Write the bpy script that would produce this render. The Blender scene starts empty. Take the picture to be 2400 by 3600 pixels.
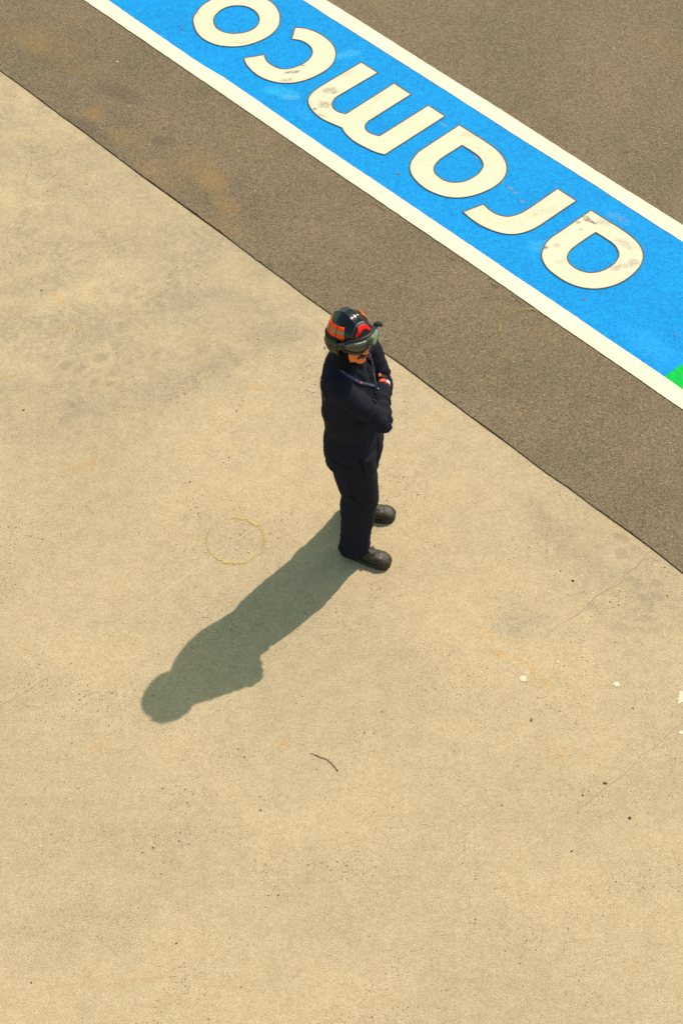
import bpy, bmesh, math, random
from mathutils import Vector, Matrix, noise
from mathutils.bvhtree import BVHTree
from mathutils.geometry import tessellate_polygon

R = math.radians
S = bpy.context.scene
C = S.collection
rnd = random.Random(7)

# ------------------------------------------------------------------ camera, sky, sun, exposure
CAM_H, PITCH, FPX = 8.9, R(51), 7100.0
cam = bpy.data.cameras.new('camera'); cam_o = bpy.data.objects.new('camera', cam); C.objects.link(cam_o)
cam_o.location = (0, 0, CAM_H); cam_o.rotation_euler = (R(90) - PITCH, 0, 0)
cam.sensor_fit = 'VERTICAL'; cam.sensor_height = 36; cam.lens = FPX / 3600 * 36
cam.clip_start = .1; cam.clip_end = 2000
S.camera = cam_o
S.render.resolution_x, S.render.resolution_y = 682, 1024

SUN_EL, SUN_AZ = R(51.3), R(46.0)          # azimuth measured from +X towards +Y
w = bpy.data.worlds.new('World'); S.world = w; w.use_nodes = True
nt = w.node_tree; nt.nodes.clear()
sky = nt.nodes.new('ShaderNodeTexSky'); sky.sky_type = 'NISHITA'; sky.sun_disc = False
sky.sun_elevation = SUN_EL; sky.sun_rotation = R(90) - SUN_AZ
sky.air_density = 1.0; sky.dust_density = 1.0; sky.ozone_density = 1.0
bg = nt.nodes.new('ShaderNodeBackground'); bg.inputs[1].default_value = .15
wo = nt.nodes.new('ShaderNodeOutputWorld')
tint = nt.nodes.new('ShaderNodeMix'); tint.data_type = 'RGBA'; tint.blend_type = 'MULTIPLY'; tint.inputs[0].default_value = 1; tint.inputs[7].default_value = (1.26, 1.32, .92, 1)   # warm white balance
nt.links.new(sky.outputs[0], tint.inputs[6]); nt.links.new(tint.outputs[2], bg.inputs[0]); nt.links.new(bg.outputs[0], wo.inputs[0])
sun = bpy.data.lights.new('sun', 'SUN'); sun.energy = 4.05; sun.angle = R(.53); sun.color = (1, .86, .78)
sun_o = bpy.data.objects.new('sun', sun); C.objects.link(sun_o); sun_o.location = (6, 12, 12)
sd = Vector((math.cos(SUN_EL)*math.cos(SUN_AZ), math.cos(SUN_EL)*math.sin(SUN_AZ), math.sin(SUN_EL)))
sun_o.rotation_euler = sd.to_track_quat('Z', 'Y').to_euler()
S.view_settings.view_transform = 'Standard'; S.view_settings.look = 'None'
S.view_settings.exposure = .42; S.view_settings.gamma = 1; S.view_settings.use_curve_mapping = False
S.cycles.max_bounces = 6

# ------------------------------------------------------------------ helpers
def tag(o, label=None, cat=None, group=None, kind=None):
    for k, v in (('label', label), ('category', cat), ('group', group), ('kind', kind)):
        if v: o[k] = v
    return o
def link(name, me, mats, parent=None, smooth=False):
    o = bpy.data.objects.new(name, me); C.objects.link(o)
    for m in (mats if isinstance(mats, (list, tuple)) else [mats]): me.materials.append(m)
    if smooth:
        me.polygons.foreach_set('use_smooth', [True]*len(me.polygons))
    if parent: o.parent = parent
    return o
def mesh(name, vs, fs, mats, parent=None, smooth=False, mi=None):
    me = bpy.data.meshes.new(name); me.from_pydata([tuple(v) for v in vs], [], fs); me.update()
    if mi: me.polygons.foreach_set('material_index', mi)
    return link(name, me, mats, parent, smooth)
def ground_at(px, py, h=0.0):
    """point of the ground plane seen at a photograph pixel (2400 x 3600)"""
    x, v = (px-1200)/FPX, (py-1800)/FPX
    d = Vector((x, math.cos(PITCH)-v*math.sin(PITCH), -math.sin(PITCH)-v*math.cos(PITCH)))
    t = (CAM_H-h)/-d.z
    return Vector((d.x*t, d.y*t, h))
def crop(x0, y0, s, pts): return [(x0+s*u, y0+s*v) for u, v in pts]

# node helper -------------------------------------------------------
class NT:
    def __init__(s, name):
        s.m = bpy.data.materials.new(name); s.m.use_nodes = True; s.t = s.m.node_tree; s.t.nodes.clear()
        s.out = s.n('ShaderNodeOutputMaterial'); s.b = s.n('ShaderNodeBsdfPrincipled')
        s.t.links.new(s.b.outputs[0], s.out.inputs[0])
        s.co = s.n('ShaderNodeTexCoord').outputs['Object']
    def n(s, k, **a):
        x = s.t.nodes.new(k)
        for q, v in a.items(): setattr(x, q, v)
        return x
    def put(s, sock, v):
        if isinstance(v, bpy.types.NodeSocket): s.t.links.new(v, sock)
        else:
            if isinstance(v, (tuple, list)) and len(v) == 3 and sock.type == 'RGBA': v = (*v, 1)
            sock.default_value = v
    def math(s, op, a, b=0.0, c=None, clamp=False):
        x = s.n('ShaderNodeMath', operation=op, use_clamp=clamp); s.put(x.inputs[0], a); s.put(x.inputs[1], b)
        if c is not None: s.put(x.inputs[2], c)
        return x.outputs[0]
    def vmath(s, op, a, b=(0, 0, 0), out=0):
        x = s.n('ShaderNodeVectorMath', operation=op); s.put(x.inputs[0], a); s.put(x.inputs[1], b); return x.outputs[out]
    def mapr(s, v, a, b, c=0.0, d=1.0, smooth=True):
        x = s.n('ShaderNodeMapRange', interpolation_type='SMOOTHSTEP' if smooth else 'LINEAR')
        for i, q in enumerate((v, a, b, c, d)): s.put(x.inputs[i], q)
        return x.outputs[0]
    def noise(s, scale, detail=3, rough=.5, co=None, out=0, dist=0.0):
        x = s.n('ShaderNodeTexNoise'); s.put(x.inputs['Vector'], co or s.co)
        x.inputs['Scale'].default_value = scale; x.inputs['Detail'].default_value = detail
        x.inputs['Roughness'].default_value = rough; x.inputs['Distortion'].default_value = dist
        return x.outputs[out]
    def vor(s, scale, co=None, feature='F1', rand=1.0):
        x = s.n('ShaderNodeTexVoronoi', feature=feature); s.put(x.inputs['Vector'], co or s.co)
        x.inputs['Scale'].default_value = scale; x.inputs['Randomness'].default_value = rand
        return x
    def mix(s, f, a, b, mode='MIX'):
        x = s.n('ShaderNodeMix', data_type='RGBA', blend_type=mode)
        s.put(x.inputs[0], f); s.put(x.inputs[6], a); s.put(x.inputs[7], b); return x.outputs[2]
    def sep(s, v):
        x = s.n('ShaderNodeSeparateXYZ'); s.put(x.inputs[0], v); return x.outputs
    def mapping(s, co, loc=(0, 0, 0), rot=(0, 0, 0), scale=(1, 1, 1), kind='POINT'):
        x = s.n('ShaderNodeMapping', vector_type=kind); s.put(x.inputs[0], co)
        x.inputs[1].default_value = loc; x.inputs[2].default_value = rot; x.inputs[3].default_value = scale; return x.outputs[0]
    def blob(s, px, py, rx, ry, ang=0, edge=.35, co=None, h=0, wob=None):
        """soft elliptical mask lying on the ground (centre at a photo pixel, radii in metres)"""
        c = ground_at(px, py, h)
        v = s.mapping(co or s.warp, loc=(c.x, c.y, 0), rot=(0, 0, R(ang)), scale=(rx, ry, 1), kind='TEXTURE')
        x, y, z = s.sep(v)
        r = s.math('SQRT', s.math('ADD', s.math('MULTIPLY', x, x), s.math('MULTIPLY', y, y)))
        return s.mapr(r, 1.0, edge, 0, 1)
    def bump(s, h, strength=.5, dist=.002):
        x = s.n('ShaderNodeBump'); x.inputs['Strength'].default_value = strength; x.inputs['Distance'].default_value = dist
        s.put(x.inputs['Height'], h); s.t.links.new(x.outputs[0], s.b.inputs['Normal'])
    def col(s, c): s.put(s.b.inputs['Base Color'], c)
    def set(s, **k):
        for q, v in k.items(): s.put(s.b.inputs[q.replace('_', ' ')], v)
        return s
def warp(n, scale=6, amt=.12):
    f = n.noise(scale, 4, .6, out=1)
    d = n.vmath('SCALE', n.vmath('SUBTRACT', f, (.5, .5, .5))); d.node.inputs['Scale'].default_value = amt
    x, y, z = n.sep(n.vmath('ADD', n.co, d))
    k = n.n('ShaderNodeCombineXYZ'); n.put(k.inputs[0], x); n.put(k.inputs[1], y); n.warp = k.outputs[0]

def plain(name, col, rough=.6, bump=None, spec=.5, sheen=0, metal=0, coat=0):
    n = NT(name)
    v = n.noise(60, 3)
    n.col(n.mix(.35, col, n.mix(v, tuple(c*.72 for c in col), tuple(min(1, c*1.25) for c in col))))
    n.set(Roughness=rough, Metallic=metal)
    n.b.inputs['Specular IOR Level'].default_value = spec
    if sheen: n.b.inputs['Sheen Weight'].default_value = sheen
    if coat: n.b.inputs['Coat Weight'].default_value = coat; n.b.inputs['Coat Roughness'].default_value = .08
    if bump: n.bump(n.noise(bump[0], 3), .5, bump[1])
    return n.m

# ------------------------------------------------------------------ ground materials
def concrete_material():
    n = NT('concrete'); warp(n)
    big = n.noise(.9, 4, .55); mid = n.noise(3.5, 4, .6); fine = n.noise(38, 3, .65); grit = n.noise(150, 2, .6)
    c = n.mix(n.mapr(big, .33, .68), (.322, .266, .156), (.372, .305, .177))
    c = n.mix(n.math('MULTIPLY', n.mapr(mid, .48, .72), .4), c, (.325, .272, .168))
    # grey, travelled area in the far left part of the slab
    x, y, z = n.sep(n.warp)
    far = n.mapr(n.math('ADD', y, n.math('MULTIPLY', x, -.45)), 7.3, 9.6)
    patch = n.math('MULTIPLY', far, n.math('MULTIPLY', n.mapr(n.noise(2.6, 6, .7, co=n.warp), .38, .64), n.mapr(n.noise(24, 4, .7), .3, .6)))
    c = n.mix(n.math('MULTIPLY', patch, .95), c, (.258, .222, .140))
    tx = n.mapr(n.math('ADD', n.math('MULTIPLY', n.noise(17, 5, .7), .65), n.math('MULTIPLY', n.noise(70, 3, .6), .35)), .38, .60, .15, 1.15)
    def stain(col, k, *a, **kw):
        nonlocal c
        c = n.mix(n.math('MULTIPLY', n.math('MULTIPLY', n.blob(*a, **kw), tx), k), c, col)
    G1, G2 = (.235, .202, .132), (.27, .245, .175)
    for a in ((1120, 900, .30, .16, -10), (330, 1180, .24, .10, 20), (520, 1390, .30, .15, 35), (760, 1290, .36, .13, 28), (330, 1420, .20, .13, 10),
              (1000, 1180, .34, .15, 5), (480, 850, .40, .18, 20), (150, 1000, .30, .12, 10), (2090, 1990, .22, .12, -45), (2240, 2070, .15, .08, -45),
              (1960, 1880, .26, .12, -50), (1870, 1770, .18, .08, -45), (620, 1060, .28, .14, 0), (860, 1060, .32, .12, -20), (1820, 2190, .22, .16, 0)):
        stain(G1, .50, *a[:4], ang=a[4])
    RUST, RED = (.41, .235, .072), (.50, .30, .12)
    for a in ((915, 1368, .085, .022, 0, .55), (880, 1366, .035, .02, 0, .5), (210, 1045, .13, .022, -58, .45), (260, 1150, .12, .04, 10, .32), (370, 1350, .12, .06, 0, .28),
              (998, 2608, .030, .022, 30, .85), (1715, 2230, .10, .05, -40, .35), (1760, 2300, .10, .035, -30, .42), (1850, 2335, .12, .03, -35, .5),
              (1915, 2390, .09, .03, -45, .4), (2165, 1860, .14, .02, -45, .4), (2200, 1900, .12, .02, -45, .35), (350, 2620, .06, .05, 0, .22), (60, 2620, .03, .03, 0, .25),
              (510, 3430, .08, .05, 0, .16), (1960, 2640, .12, .07, 0, .2), (300, 1640, .2, .07, 15, .25), (40, 1320, .07, .03, 20, .35), (1560, 1470, .08, .05, 0, .2)):
        stain(RUST, a[5], *a[:4], ang=a[4])
    for a in ((200, 1170, .11, .045, 15, .6), (160, 1370, .08, .05, 20, .5)):
        stain((.24, .185, .105), a[5], *a[:4], ang=a[4])
    # tyre tread prints: rows of worn lozenges inside two diagonal lanes
    for (px0, py0, px1, py1, wd, k) in ((20, 1500, 620, 1130, .24, .72), (120, 1600, 420, 1380, .13, .6), (1900, 1830, 2420, 2240, .30, .62), (470, 1420, 900, 1150, .16, .6), (300, 1180, 700, 900, .18, .5)):
        a, b = ground_at(px0, py0), ground_at(px1, py1); d = b-a; ang = math.atan2(d.y, d.x); m = (a+b)/2
        v = n.mapping(n.co, loc=(m.x, m.y, 0), rot=(0, 0, ang), kind='TEXTURE')
        u, q, _ = n.sep(v)
        msk = n.math('MULTIPLY', n.mapr(n.math('ABSOLUTE', u), d.length/2, d.length/2-.25), n.mapr(n.math('ABSOLUTE', q), wd, wd*.8))
        vo = n.vor(8.5, n.mapping(v, rot=(0, 0, .6), scale=(1, 1.35, 1)), 'DISTANCE_TO_EDGE', .85)
        tr = n.mapr(vo.outputs['Distance'], .0, .30)
        worn = n.math('MULTIPLY', n.mapr(n.noise(4.5, 3, .6), .36, .56), n.math('MULTIPLY_ADD', tx, .6, .35))
        c = n.mix(n.math('MULTIPLY', n.math('MULTIPLY', msk, tr), n.math('MULTIPLY', worn, k)), c, (.215, .185, .122))
    # hair-fine grain
    c = n.mix(.62, c, n.mix(n.mapr(grit, .3, .7), (.22, .21, .19), (.80, .79, .77)), 'SOFT_LIGHT')
    c = n.mix(.5, c, n.mix(n.mapr(n.noise(11, 6, .72), .32, .68), (.40, .40, .39), (.58, .58, .58)), 'SOFT_LIGHT')
    c = n.mix(.26, c, n.mix(n.mapr(fine, .3, .7), (.30, .29, .27), (.72, .71, .70)), 'SOFT_LIGHT')
    # pits and dark sand grains, clustered
    clus = n.mapr(n.noise(1.9, 6, .72), .30, .72)
    for (sc, r0, r1, k, st) in ((75, .12, .50, .80, (1, 1.4, 1)), (42, .08, .46, .85, (1, 1.5, 1)), (26, .0, .28, .68, (1, 1.6, 1)), (140, .2, .5, .45, (1, 1.3, 1))):
        vo = n.vor(sc, n.mapping(n.co, rot=(0, 0, .1), scale=st))
        rr = n.sep(vo.outputs['Color'])
        rad = n.math('MULTIPLY_ADD', n.math('MULTIPLY', n.math('POWER', rr[0], 2.2), clus), r1-r0, r0)
        keep = n.math('LESS_THAN', rr[1], n.math('MULTIPLY_ADD', clus, .60, .34 if sc == 75 else .18))
        f = n.math('MULTIPLY', n.mapr(vo.outputs['Distance'], rad, n.math('MULTIPLY', rad, .55)), keep)
        tone = n.mix(rr[2], (.055, .046, .026), (.18, .148, .088))
        c = n.mix(n.math('MULTIPLY', f, min(1, k*1.1)), c, tone)
    vo = n.vor(9, n.co); rr = n.sep(vo.outputs['Color'])
    f = n.math('MULTIPLY', n.mapr(vo.outputs['Distance'], .045, .025), n.math('LESS_THAN', rr[1], .16))
    c = n.mix(n.math('MULTIPLY', f, .65), c, (.075, .06, .035))
    c = n.mix(1, c, (1.05, .995, 1.02), 'MULTIPLY')
    n.col(c); n.set(Roughness=.86); n.b.inputs['Specular IOR Level'].default_value = .25
    n.bump(n.math('ADD', n.noise(120, 3, .6), n.math('MULTIPLY', fine, 1.5)), .55, .0014)
    return n.m

def grain(n):
    """aggregate of the asphalt: tone and height"""
    a = n.vor(125, n.mapping(n.co, scale=(1, 1, 0))); b = n.vor(170, n.mapping(n.co, loc=(3, 1, 0), scale=(1, 1, 0)))
    ra = n.sep(a.outputs['Color'])[0]; rb = n.sep(b.outputs['Color'])[0]
    h = n.math('SUBTRACT', n.math('ADD', n.math('MULTIPLY', ra, .9), n.noise(60, 3, .6)), n.math('MULTIPLY', a.outputs['Distance'], 1.2))
    h = n.math('ADD', h, n.math('MULTIPLY', rb, .4))
    return ra, rb, h, a

def asphalt_material():
    n = NT('asphalt'); warp(n)
    ra, rb, h, a = grain(n)
    c = n.mix(n.mapr(n.noise(1.3, 6, .7), .3, .7), (.130, .112, .062), (.172, .137, .077))
    c = n.mix(n.math('MULTIPLY', n.mapr(n.noise(5, 3, .6), .5, .75), .4), c, (.128, .101, .057))
    tone = n.mapr(n.math('ADD', n.math('MULTIPLY', ra, .6), n.math('MULTIPLY', rb, .4)), 0, 1, .60, 1.38, False)
    m = n.n('ShaderNodeCombineColor'); [n.put(m.inputs[i], tone) for i in range(3)]
    c = n.mix(1, c, m.outputs[0], 'MULTIPLY')
    # pale stone chips and voids
    c = n.mix(n.math('MULTIPLY', n.math('GREATER_THAN', rb, .965), .45), c, (.42, .35, .23))
    c = n.mix(n.math('MULTIPLY', n.math('LESS_THAN', rb, .13), .6), c, (.03, .022, .010))
    for a_ in ((330, 405, .12, .12, 0, .5), (180, 170, .35, .18, -20, .25), (140, 165, .10, .08, 0, .3), (270, 250, .16, .08, -20, .25), (750, 650, .18, .12, -45, .5),
               (790, 720, .16, .10, -40, .5), (700, 590, .30, .18, -45, .35), (790, 800, .22, .10, -45, .3), (440, 490, .22, .10, -40, .3), (560, 620, .3, .12, -45, .25),
               (90, 120, .3, .15, 0, .2), (2380, 180, .5, .2, -30, .12)):
        c = n.mix(n.math('MULTIPLY', n.blob(*a_[:4], ang=a_[4]), a_[5]), c, n.mix(.5, c, (.31, .19, .045)))
    for a_ in ((430, 330, .25, .12, -30, .35), (300, 460, .3, .12, -40, .3), (340, 205, .035, .012, 30, .9), (1890, 540, .03, .02, 0, .5), (2065, 490, .03, .02, 0, .4), (2200, 540, .03, .02, 0, .6), (580, 500, .12, .08, 0, .3)):
        c = n.mix(n.math('MULTIPLY', n.blob(*a_[:4], ang=a_[4]), a_[5]), c, (.055, .045, .03))
    c = n.mix(1, c, (.95, .84, .80), 'MULTIPLY')
    n.col(c); n.set(Roughness=.82); n.b.inputs['Specular IOR Level'].default_value = .35
    n.bump(h, .65, .0024)
    return n.m

def paint_material(name, col, blobs=(), wear=.04, scuff=(), tex=1.0):
    n = NT(name); warp(n, 9, .08)
    ra, rb, h, a = grain(n)
    c = n.mix(n.mapr(n.noise(2.2, 4, .6), .3, .7), tuple(v*.93 for v in col), col)
    for bb in blobs:
        c = n.mix(n.math('MULTIPLY', n.blob(*bb[:4], ang=bb[4]), bb[5]), c, bb[6])
    # dirt rubbed on by tyres: only on the high points of the aggregate
    sc = n.noise(40, 5, .75)
    for bb in scuff:
        f = n.math('MULTIPLY', n.blob(*bb[:4], ang=bb[4]), n.mapr(sc, .32, .54))
        c = n.mix(n.math('MULTIPLY', f, bb[5]), c, (.13, .11, .085))
    c = n.mix(n.math('MULTIPLY', n.math('LESS_THAN', n.math('ADD', rb, n.math('MULTIPLY', n.noise(5, 2), .12)), wear+.06), .55), c, tuple(v*.28+.01 for v in col))
    c = n.mix(.6*tex, c, n.mix(n.math('MULTIPLY', n.math('ADD', ra, rb), .5), (.22, .22, .22), (.78, .78, .78)), 'SOFT_LIGHT')
    c = n.mix(.5*tex, c, n.mix(n.mapr(n.noise(26, 4, .7), .35, .65), (.40, .40, .40), (.60, .60, .60)), 'SOFT_LIGHT')
    n.col(c); n.set(Roughness=.75); n.b.inputs['Specular IOR Level'].default_value = .12
    n.bump(h, .55, .0016)
    return n.m

M = {}
M['concrete'] = concrete_material()
M['asphalt'] = asphalt_material()
LB = (.03, .36, .62)
FL = [(1560+i*23, 320+i*22+j, .03, .018, 30*i, .6, (.16, .20, .24)) for i, j in enumerate((120, 128, 110, 132, 118, 126, 115, 120, 130, 122, 126, 118, 124))]
M['blue'] = paint_material('blue_paint', (.002, .225, .54), blobs=[(985, 325, .16, .07, -10, .45, LB), (1215, 195, .16, .05, 20, .45, (.05, .34, .60)), (1020, 345, .08, .05, 0, .3, (.12, .40, .45)),
    (1895, 870, .10, .07, 0, .3, (.06, .36, .62)), (2290, 1220, .3, .12, -45, .35, (.02, .30, .80)), (1080, 400, .2, .09, -30, .2, (.03, .30, .78)), (2170, 770, .12, .05, -40, .3, (.10, .26, .5))] + FL, wear=.05)
M['green'] = paint_material('green_paint', (.0, .40, .05), wear=.03)
M['white'] = paint_material('white_paint', (.70, .60, .43), wear=-.035, scuff=[(1710, 300, .06, .03, -45, .3)], tex=.5)
SC = [(1030, 258, .085, .028, 10, .8), (1062, 236, .02, .01, 0, .8), (1005, 285, .07, .03, 5, .4), (1155, 322, .07, .05, 20, .5), (1140, 372, .07, .05, 0, .5), (1102, 385, .025, .02, 0, .9),
      (1215, 265, .09, .04, 30, .25), (1180, 330, .03, .02, 0, .8), (1125, 410, .05, .02, -30, .5), (2065, 775, .05, .03, -45, .8), (2086, 788, .025, .02, -40, .9), (2030, 785, .03, .018, 20, .6),
      (2035, 812, .025, .015, 0, .5), (2190, 862, .10, .04, -45, .35), (2180, 945, .12, .035, 10, .4), (1912, 875, .02, .03, 60, .9), (1955, 865, .035, .04, 0, .35), (2120, 790, .08, .05, -30, .35),
      (2225, 930, .05, .05, 0, .35), (1645, 480, .10, .05, 0, .2), (830, 155, .12, .03, 10, .22), (690, 55, .03, .03, 0, .3), (1900, 750, .12, .05, 20, .2), (1330, 350, .10, .05, 20, .15), (1965, 925, .05, .03, 0, .25)]
M['cream'] = paint_material('cream_paint', (.60, .54, .375), wear=-.02, scuff=SC, tex=.6)
M['tar'] = plain('exposed_asphalt', (.085, .062, .034), .85, (150, .002))
M['dark_soil'] = plain('joint_dirt', (.075, .055, .028), .95, (90, .004))
M['crack_dark'] = plain('crack_dirt', (.235, .19, .118), .95)
M['score_light'] = plain('chipped_edge', (.45, .375, .25), .9)
M['yellow'] = plain('yellow_spray_paint', (.43, .32, .095), .8)
M['yellow_asphalt'] = plain('dull_yellow_spray_paint', (.235, .19, .04), .8)
M['droppings'] = plain('white_splash', (.52, .46, .33), .8)
M['twig'] = plain('bark', (.095, .066, .026), .85, (200, .001))
M['leaf'] = plain('dry_leaf', (.19, .13, .04), .8)
M['seed'] = plain('dark_grit', (.05, .038, .018), .8)
M['bolt'] = plain('drill_hole_bitumen', (.10, .08, .07), .7)

# ------------------------------------------------------------------ ground geometry
BASE_Z, ASPH = -.03, .007
CE = [(0, 248.7), (91.8, 315), (164.5, 371), (300, 469.7), (500, 622), (607, 698.6), (685.6, 756), (800, 838.3), (900, 914.4), (1003, 989), (1068, 1039.5), (1166, 1109.6), (1309.6, 1214.4),
      (1401.4, 1277.6), (1464.5, 1325.4), (1541, 1384.7), (1600, 1426.8), (1700, 1502), (1807, 1579.5), (1912, 1659.8), (2000, 1719), (2100, 1794.6), (2191.8, 1859.7), (2285.6, 1928.5), (2368, 1993.6), (2400, 2018.5)]
edge = [ground_at(*p) for p in CE]
dirE = (edge[-1]-edge[0]).normalized(); nrmE = Vector((-dirE.y, dirE.x, 0))
if nrmE.y < 0: nrmE = -nrmE
def extend(line, far=60):
    a = line[0]-(line[3]-line[0]).normalized()*far; b = line[-1]+(line[-1]-line[-4]).normalized()*far
    return [a]+line+[b]
def resample(line, step):
    out = []
    for a, b in zip(line, line[1:]):
        k = max(1, min(4000, int((b-a).length/step))); out += [a.lerp(b, i/k) for i in range(k)]
    return out+[line[-1]]
def fbm(x, s=0.0, oct=4):
    v = 0; a = 1; t = 0
    for i in range(oct): v += a*noise.noise(Vector((x*2**i, s+i*7.3, 1.7))); t += a; a *= .6
    return v/t

mesh('ground', [(-600, -600, BASE_Z), (600, -600, BASE_Z), (600, 600, BASE_Z), (-600, 600, BASE_Z)], [(0, 1, 2, 3)], M['asphalt'])['kind'] = 'structure'
ce = extend(edge)
ces = resample([ce[1]-dirE*1.5]+ce[1:-1]+[ce[-2]+dirE*1.5], .012)
def edge_sheet(name, line, off, width, z, depth, mat, side, jag):
    vs = []; fs = []
    pts = [ce[0]]+line+[ce[-1]]
    for i, p in enumerate(pts):
        s = (p-edge[0]).dot(dirE); e = p+nrmE*side*(off(s) if 0 < i < len(pts)-1 else .005)
        far = Vector((p.x, p.y, 0))+nrmE*side*width
        vs += [(e.x, e.y, z-depth), (e.x-nrmE.x*side*0, e.y, z-.0015), (e.x+nrmE.x*side*.002, e.y+nrmE.y*side*.002, z), (e.x+nrmE.x*side*.2, e.y+nrmE.y*side*.2, z), (far.x, far.y, z)]
    for i in range(len(pts)-1):
        for j in range(4):
            a = i*5+j; q = (a, a+5, a+6, a+1)
            fs.append(q if side < 0 else q[::-1])
    o = mesh(name, vs, fs, mat); o['kind'] = 'structure'; return o
def gap(s):
    g = .0020+.012*max(0, fbm(s*1.6, 3)+.10)+.0050*fbm(s*14, 9)+.0036*fbm(s*60, 5)
    c = (edge[0].lerp(edge[-1], .3)-edge[0]).dot(dirE)
    g += .006*math.exp(-((s-c)/.5)**2)*(1+fbm(s*30, 2))
    return max(.0006, g)
edge_sheet('pit_lane', ces, gap, 55, ASPH, .03, M['asphalt'], 1, 1)
edge_sheet('concrete_apron', ces, lambda s: .0008*fbm(s*18, 30)+.0012*max(0, fbm(s*60, 33)-.25)*4, 55, 0, .03, M['concrete'], -1, 1)
jv = []; jf = []
for i, p in enumerate(ces):
    a = p-nrmE*.02; b = p+nrmE*.04; jv += [(a.x, a.y, -.010), (b.x, b.y, -.010)]
    if i: k = 2*i; jf.append((k-2, k, k+1, k-1))
mesh('joint_dirt', jv, jf, M['dark_soil'])['kind'] = 'structure'

# painted lines ------------------------------------------------------
LO = [(296.6, 0), (359, 42), (480, 124.4), (700, 275), (799.5, 342.4), (900, 411.3), (1100, 548.5), (1199.5, 617.3), (1300, 685), (1700, 957.4), (1799.5, 1026.3), (1900, 1096.4), (2200, 1302), (2261, 1344.5), (2311, 1380), (2400, 1440)]
LI = [(382, 0), (480, 69.5), (700, 220), (766, 260), (776, 264.5), (900, 349.5), (1116.6, 500), (1208.4, 562.5), (1300, 623), (1709, 900), (1811, 970.2), (1900, 1029.5), (2200, 1233.6), (2332.6, 1323.5), (2400, 1371)]
UI = [(1065.3, 0), (1159.7, 61.2), (1250, 117.3), (1600, 339.3), (1686.7, 395.4), (1800, 468.8), (2100, 657), (2192, 718), (2400, 851)]
UO = [(1145.7, 0), (1250, 63.8), (1600, 286.4), (1714.8, 356.5), (1800, 411.4), (2100, 604), (2222, 680), (2400, 792)]
def gline(px, z, seed, amp=.0034, ext=30):
    L = [ground_at(x, y, z) for x, y in px]
    a, b = L[0], L[-1]; d = (b-a).normalized()
    L = resample([a-d*2]+L+[b+d*2], .014); nn = Vector((-d.y, d.x, 0)); out = []
    for p in L:
        s = (p-a).dot(d); out.append(p+nn*(amp*fbm(s*9, seed)+amp*.9*fbm(s*55, seed+4)))
    return [L[0]-d*ext]+out+[L[-1]+d*ext], a, d
def band(name, e0, e1, z, mat, **t):
    A, a0, d = gline(e0[0], z, e0[1]); B, b0, d2 = gline(e1[0], z, e1[1])
    k = min(len(A), len(B))
    def at(L, f): x = f*(len(L)-1); i = min(int(x), len(L)-2); return L[i].lerp(L[i+1], x-i)
    # walk both edges by the same distance along the lane
    def bypos(L, s):
        lo = 0
        return lo
    n = 1400; s0, s1 = -30, 40; vs = []; fs = []
    def interp(L, a):
        S_ = [(p-a).dot(dirE) for p in L]; return S_, L
    SA, _ = interp(A, edge[0]); SB, _ = interp(B, edge[0]); import bisect
    def get(SS, L, s):
        i = bisect.bisect(SS, s); i = max(1, min(len(SS)-1, i)); f = (s-SS[i-1])/max(1e-9, SS[i]-SS[i-1]); return L[i-1].lerp(L[i], f)
    lo, hi = max(SA[1], SB[1]), min(SA[-2], SB[-2])
    ss = [lo-28]+[lo+(hi-lo)*i/n for i in range(n+1)]+[hi+28]
    for s in ss: vs += [get(SA, A, s), get(SB, B, s)]
    for i in range(len(ss)-1): fs.append((2*i, 2*i+1, 2*i+3, 2*i+2))
    me = bpy.data.meshes.new(name); me.from_pydata([tuple(v) for v in vs], [], fs); me.update()
    if me.polygons[5].normal.z < 0: me.flip_normals()
    o = link(name, me, mat); tag(o, **t); return o
Z1, Z2, Z3 = ASPH+.0025, ASPH+.005, ASPH+.007
band('blue_band', (LI, 50), (UI, 61), Z1, M['blue'], kind='structure')
band('white_line', (LO, 11), (LI, 21), Z2, M['white'], kind='structure')
band('white_line', (UI, 31), (UO, 41), Z2, M['white'], kind='structure')
# green band that takes over from the blue one
g0, g1 = ground_at(2335, 1322, Z1+.002), ground_at(2400, 1276, Z1+.002)
u = (g1-g0).normalized()
far_ = 1.05
gp = [g0, g0+u*far_, g0+u*far_+dirE*20, g0+dirE*20]
gp[0] = g0-u*.03; gp[3] = gp[3]-u*.03
mesh('green_band', gp, [(0, 1, 2, 3)][::1], M['green'])['kind'] = 'structure'

# letters -------------------------------------------------------------
def smooth_path(items, closed=True, step=6):
    """items: (u,v) curve points, (u,v,1) corners; Catmull-Rom between, straight into corners"""
    P = [Vector((i[0], i[1])) for i in items]; K = [len(i) > 2 for i in items]; n = len(P); out = []
    for i in range(n):
        p1, p2 = P[i], P[(i+1) % n]; p0 = P[(i-1) % n] if not K[i] else p1-(p2-p1); p3 = P[(i+2) % n] if not K[(i+1) % n] else p2+(p2-p1)
        # smoothen the line on the corner side: use chord tangents only where the point is not a corner
        m1 = (p2-p0)*.5 if not K[i] else (p2-p1)
        m2 = (p3-p1)*.5 if not K[(i+1) % n] else (p2-p1)
        L = (p2-p1).length
        if m1.length > 0: m1 = m1.normalized()*L
        if m2.length > 0: m2 = m2.normalized()*L
        k = max(2, int(L/step))
        for j in range(k):
            t = j/k; t2 = t*t; t3 = t2*t
            out.append((2*t3-3*t2+1)*p1+(t3-2*t2+t)*m1+(-2*t3+3*t2)*p2+(t3-t2)*m2)
    return out
def to_ground(pts, x0, y0, s, z): return [ground_at(x0+p.x*s, y0+p.y*s, z) for p in pts]
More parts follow.
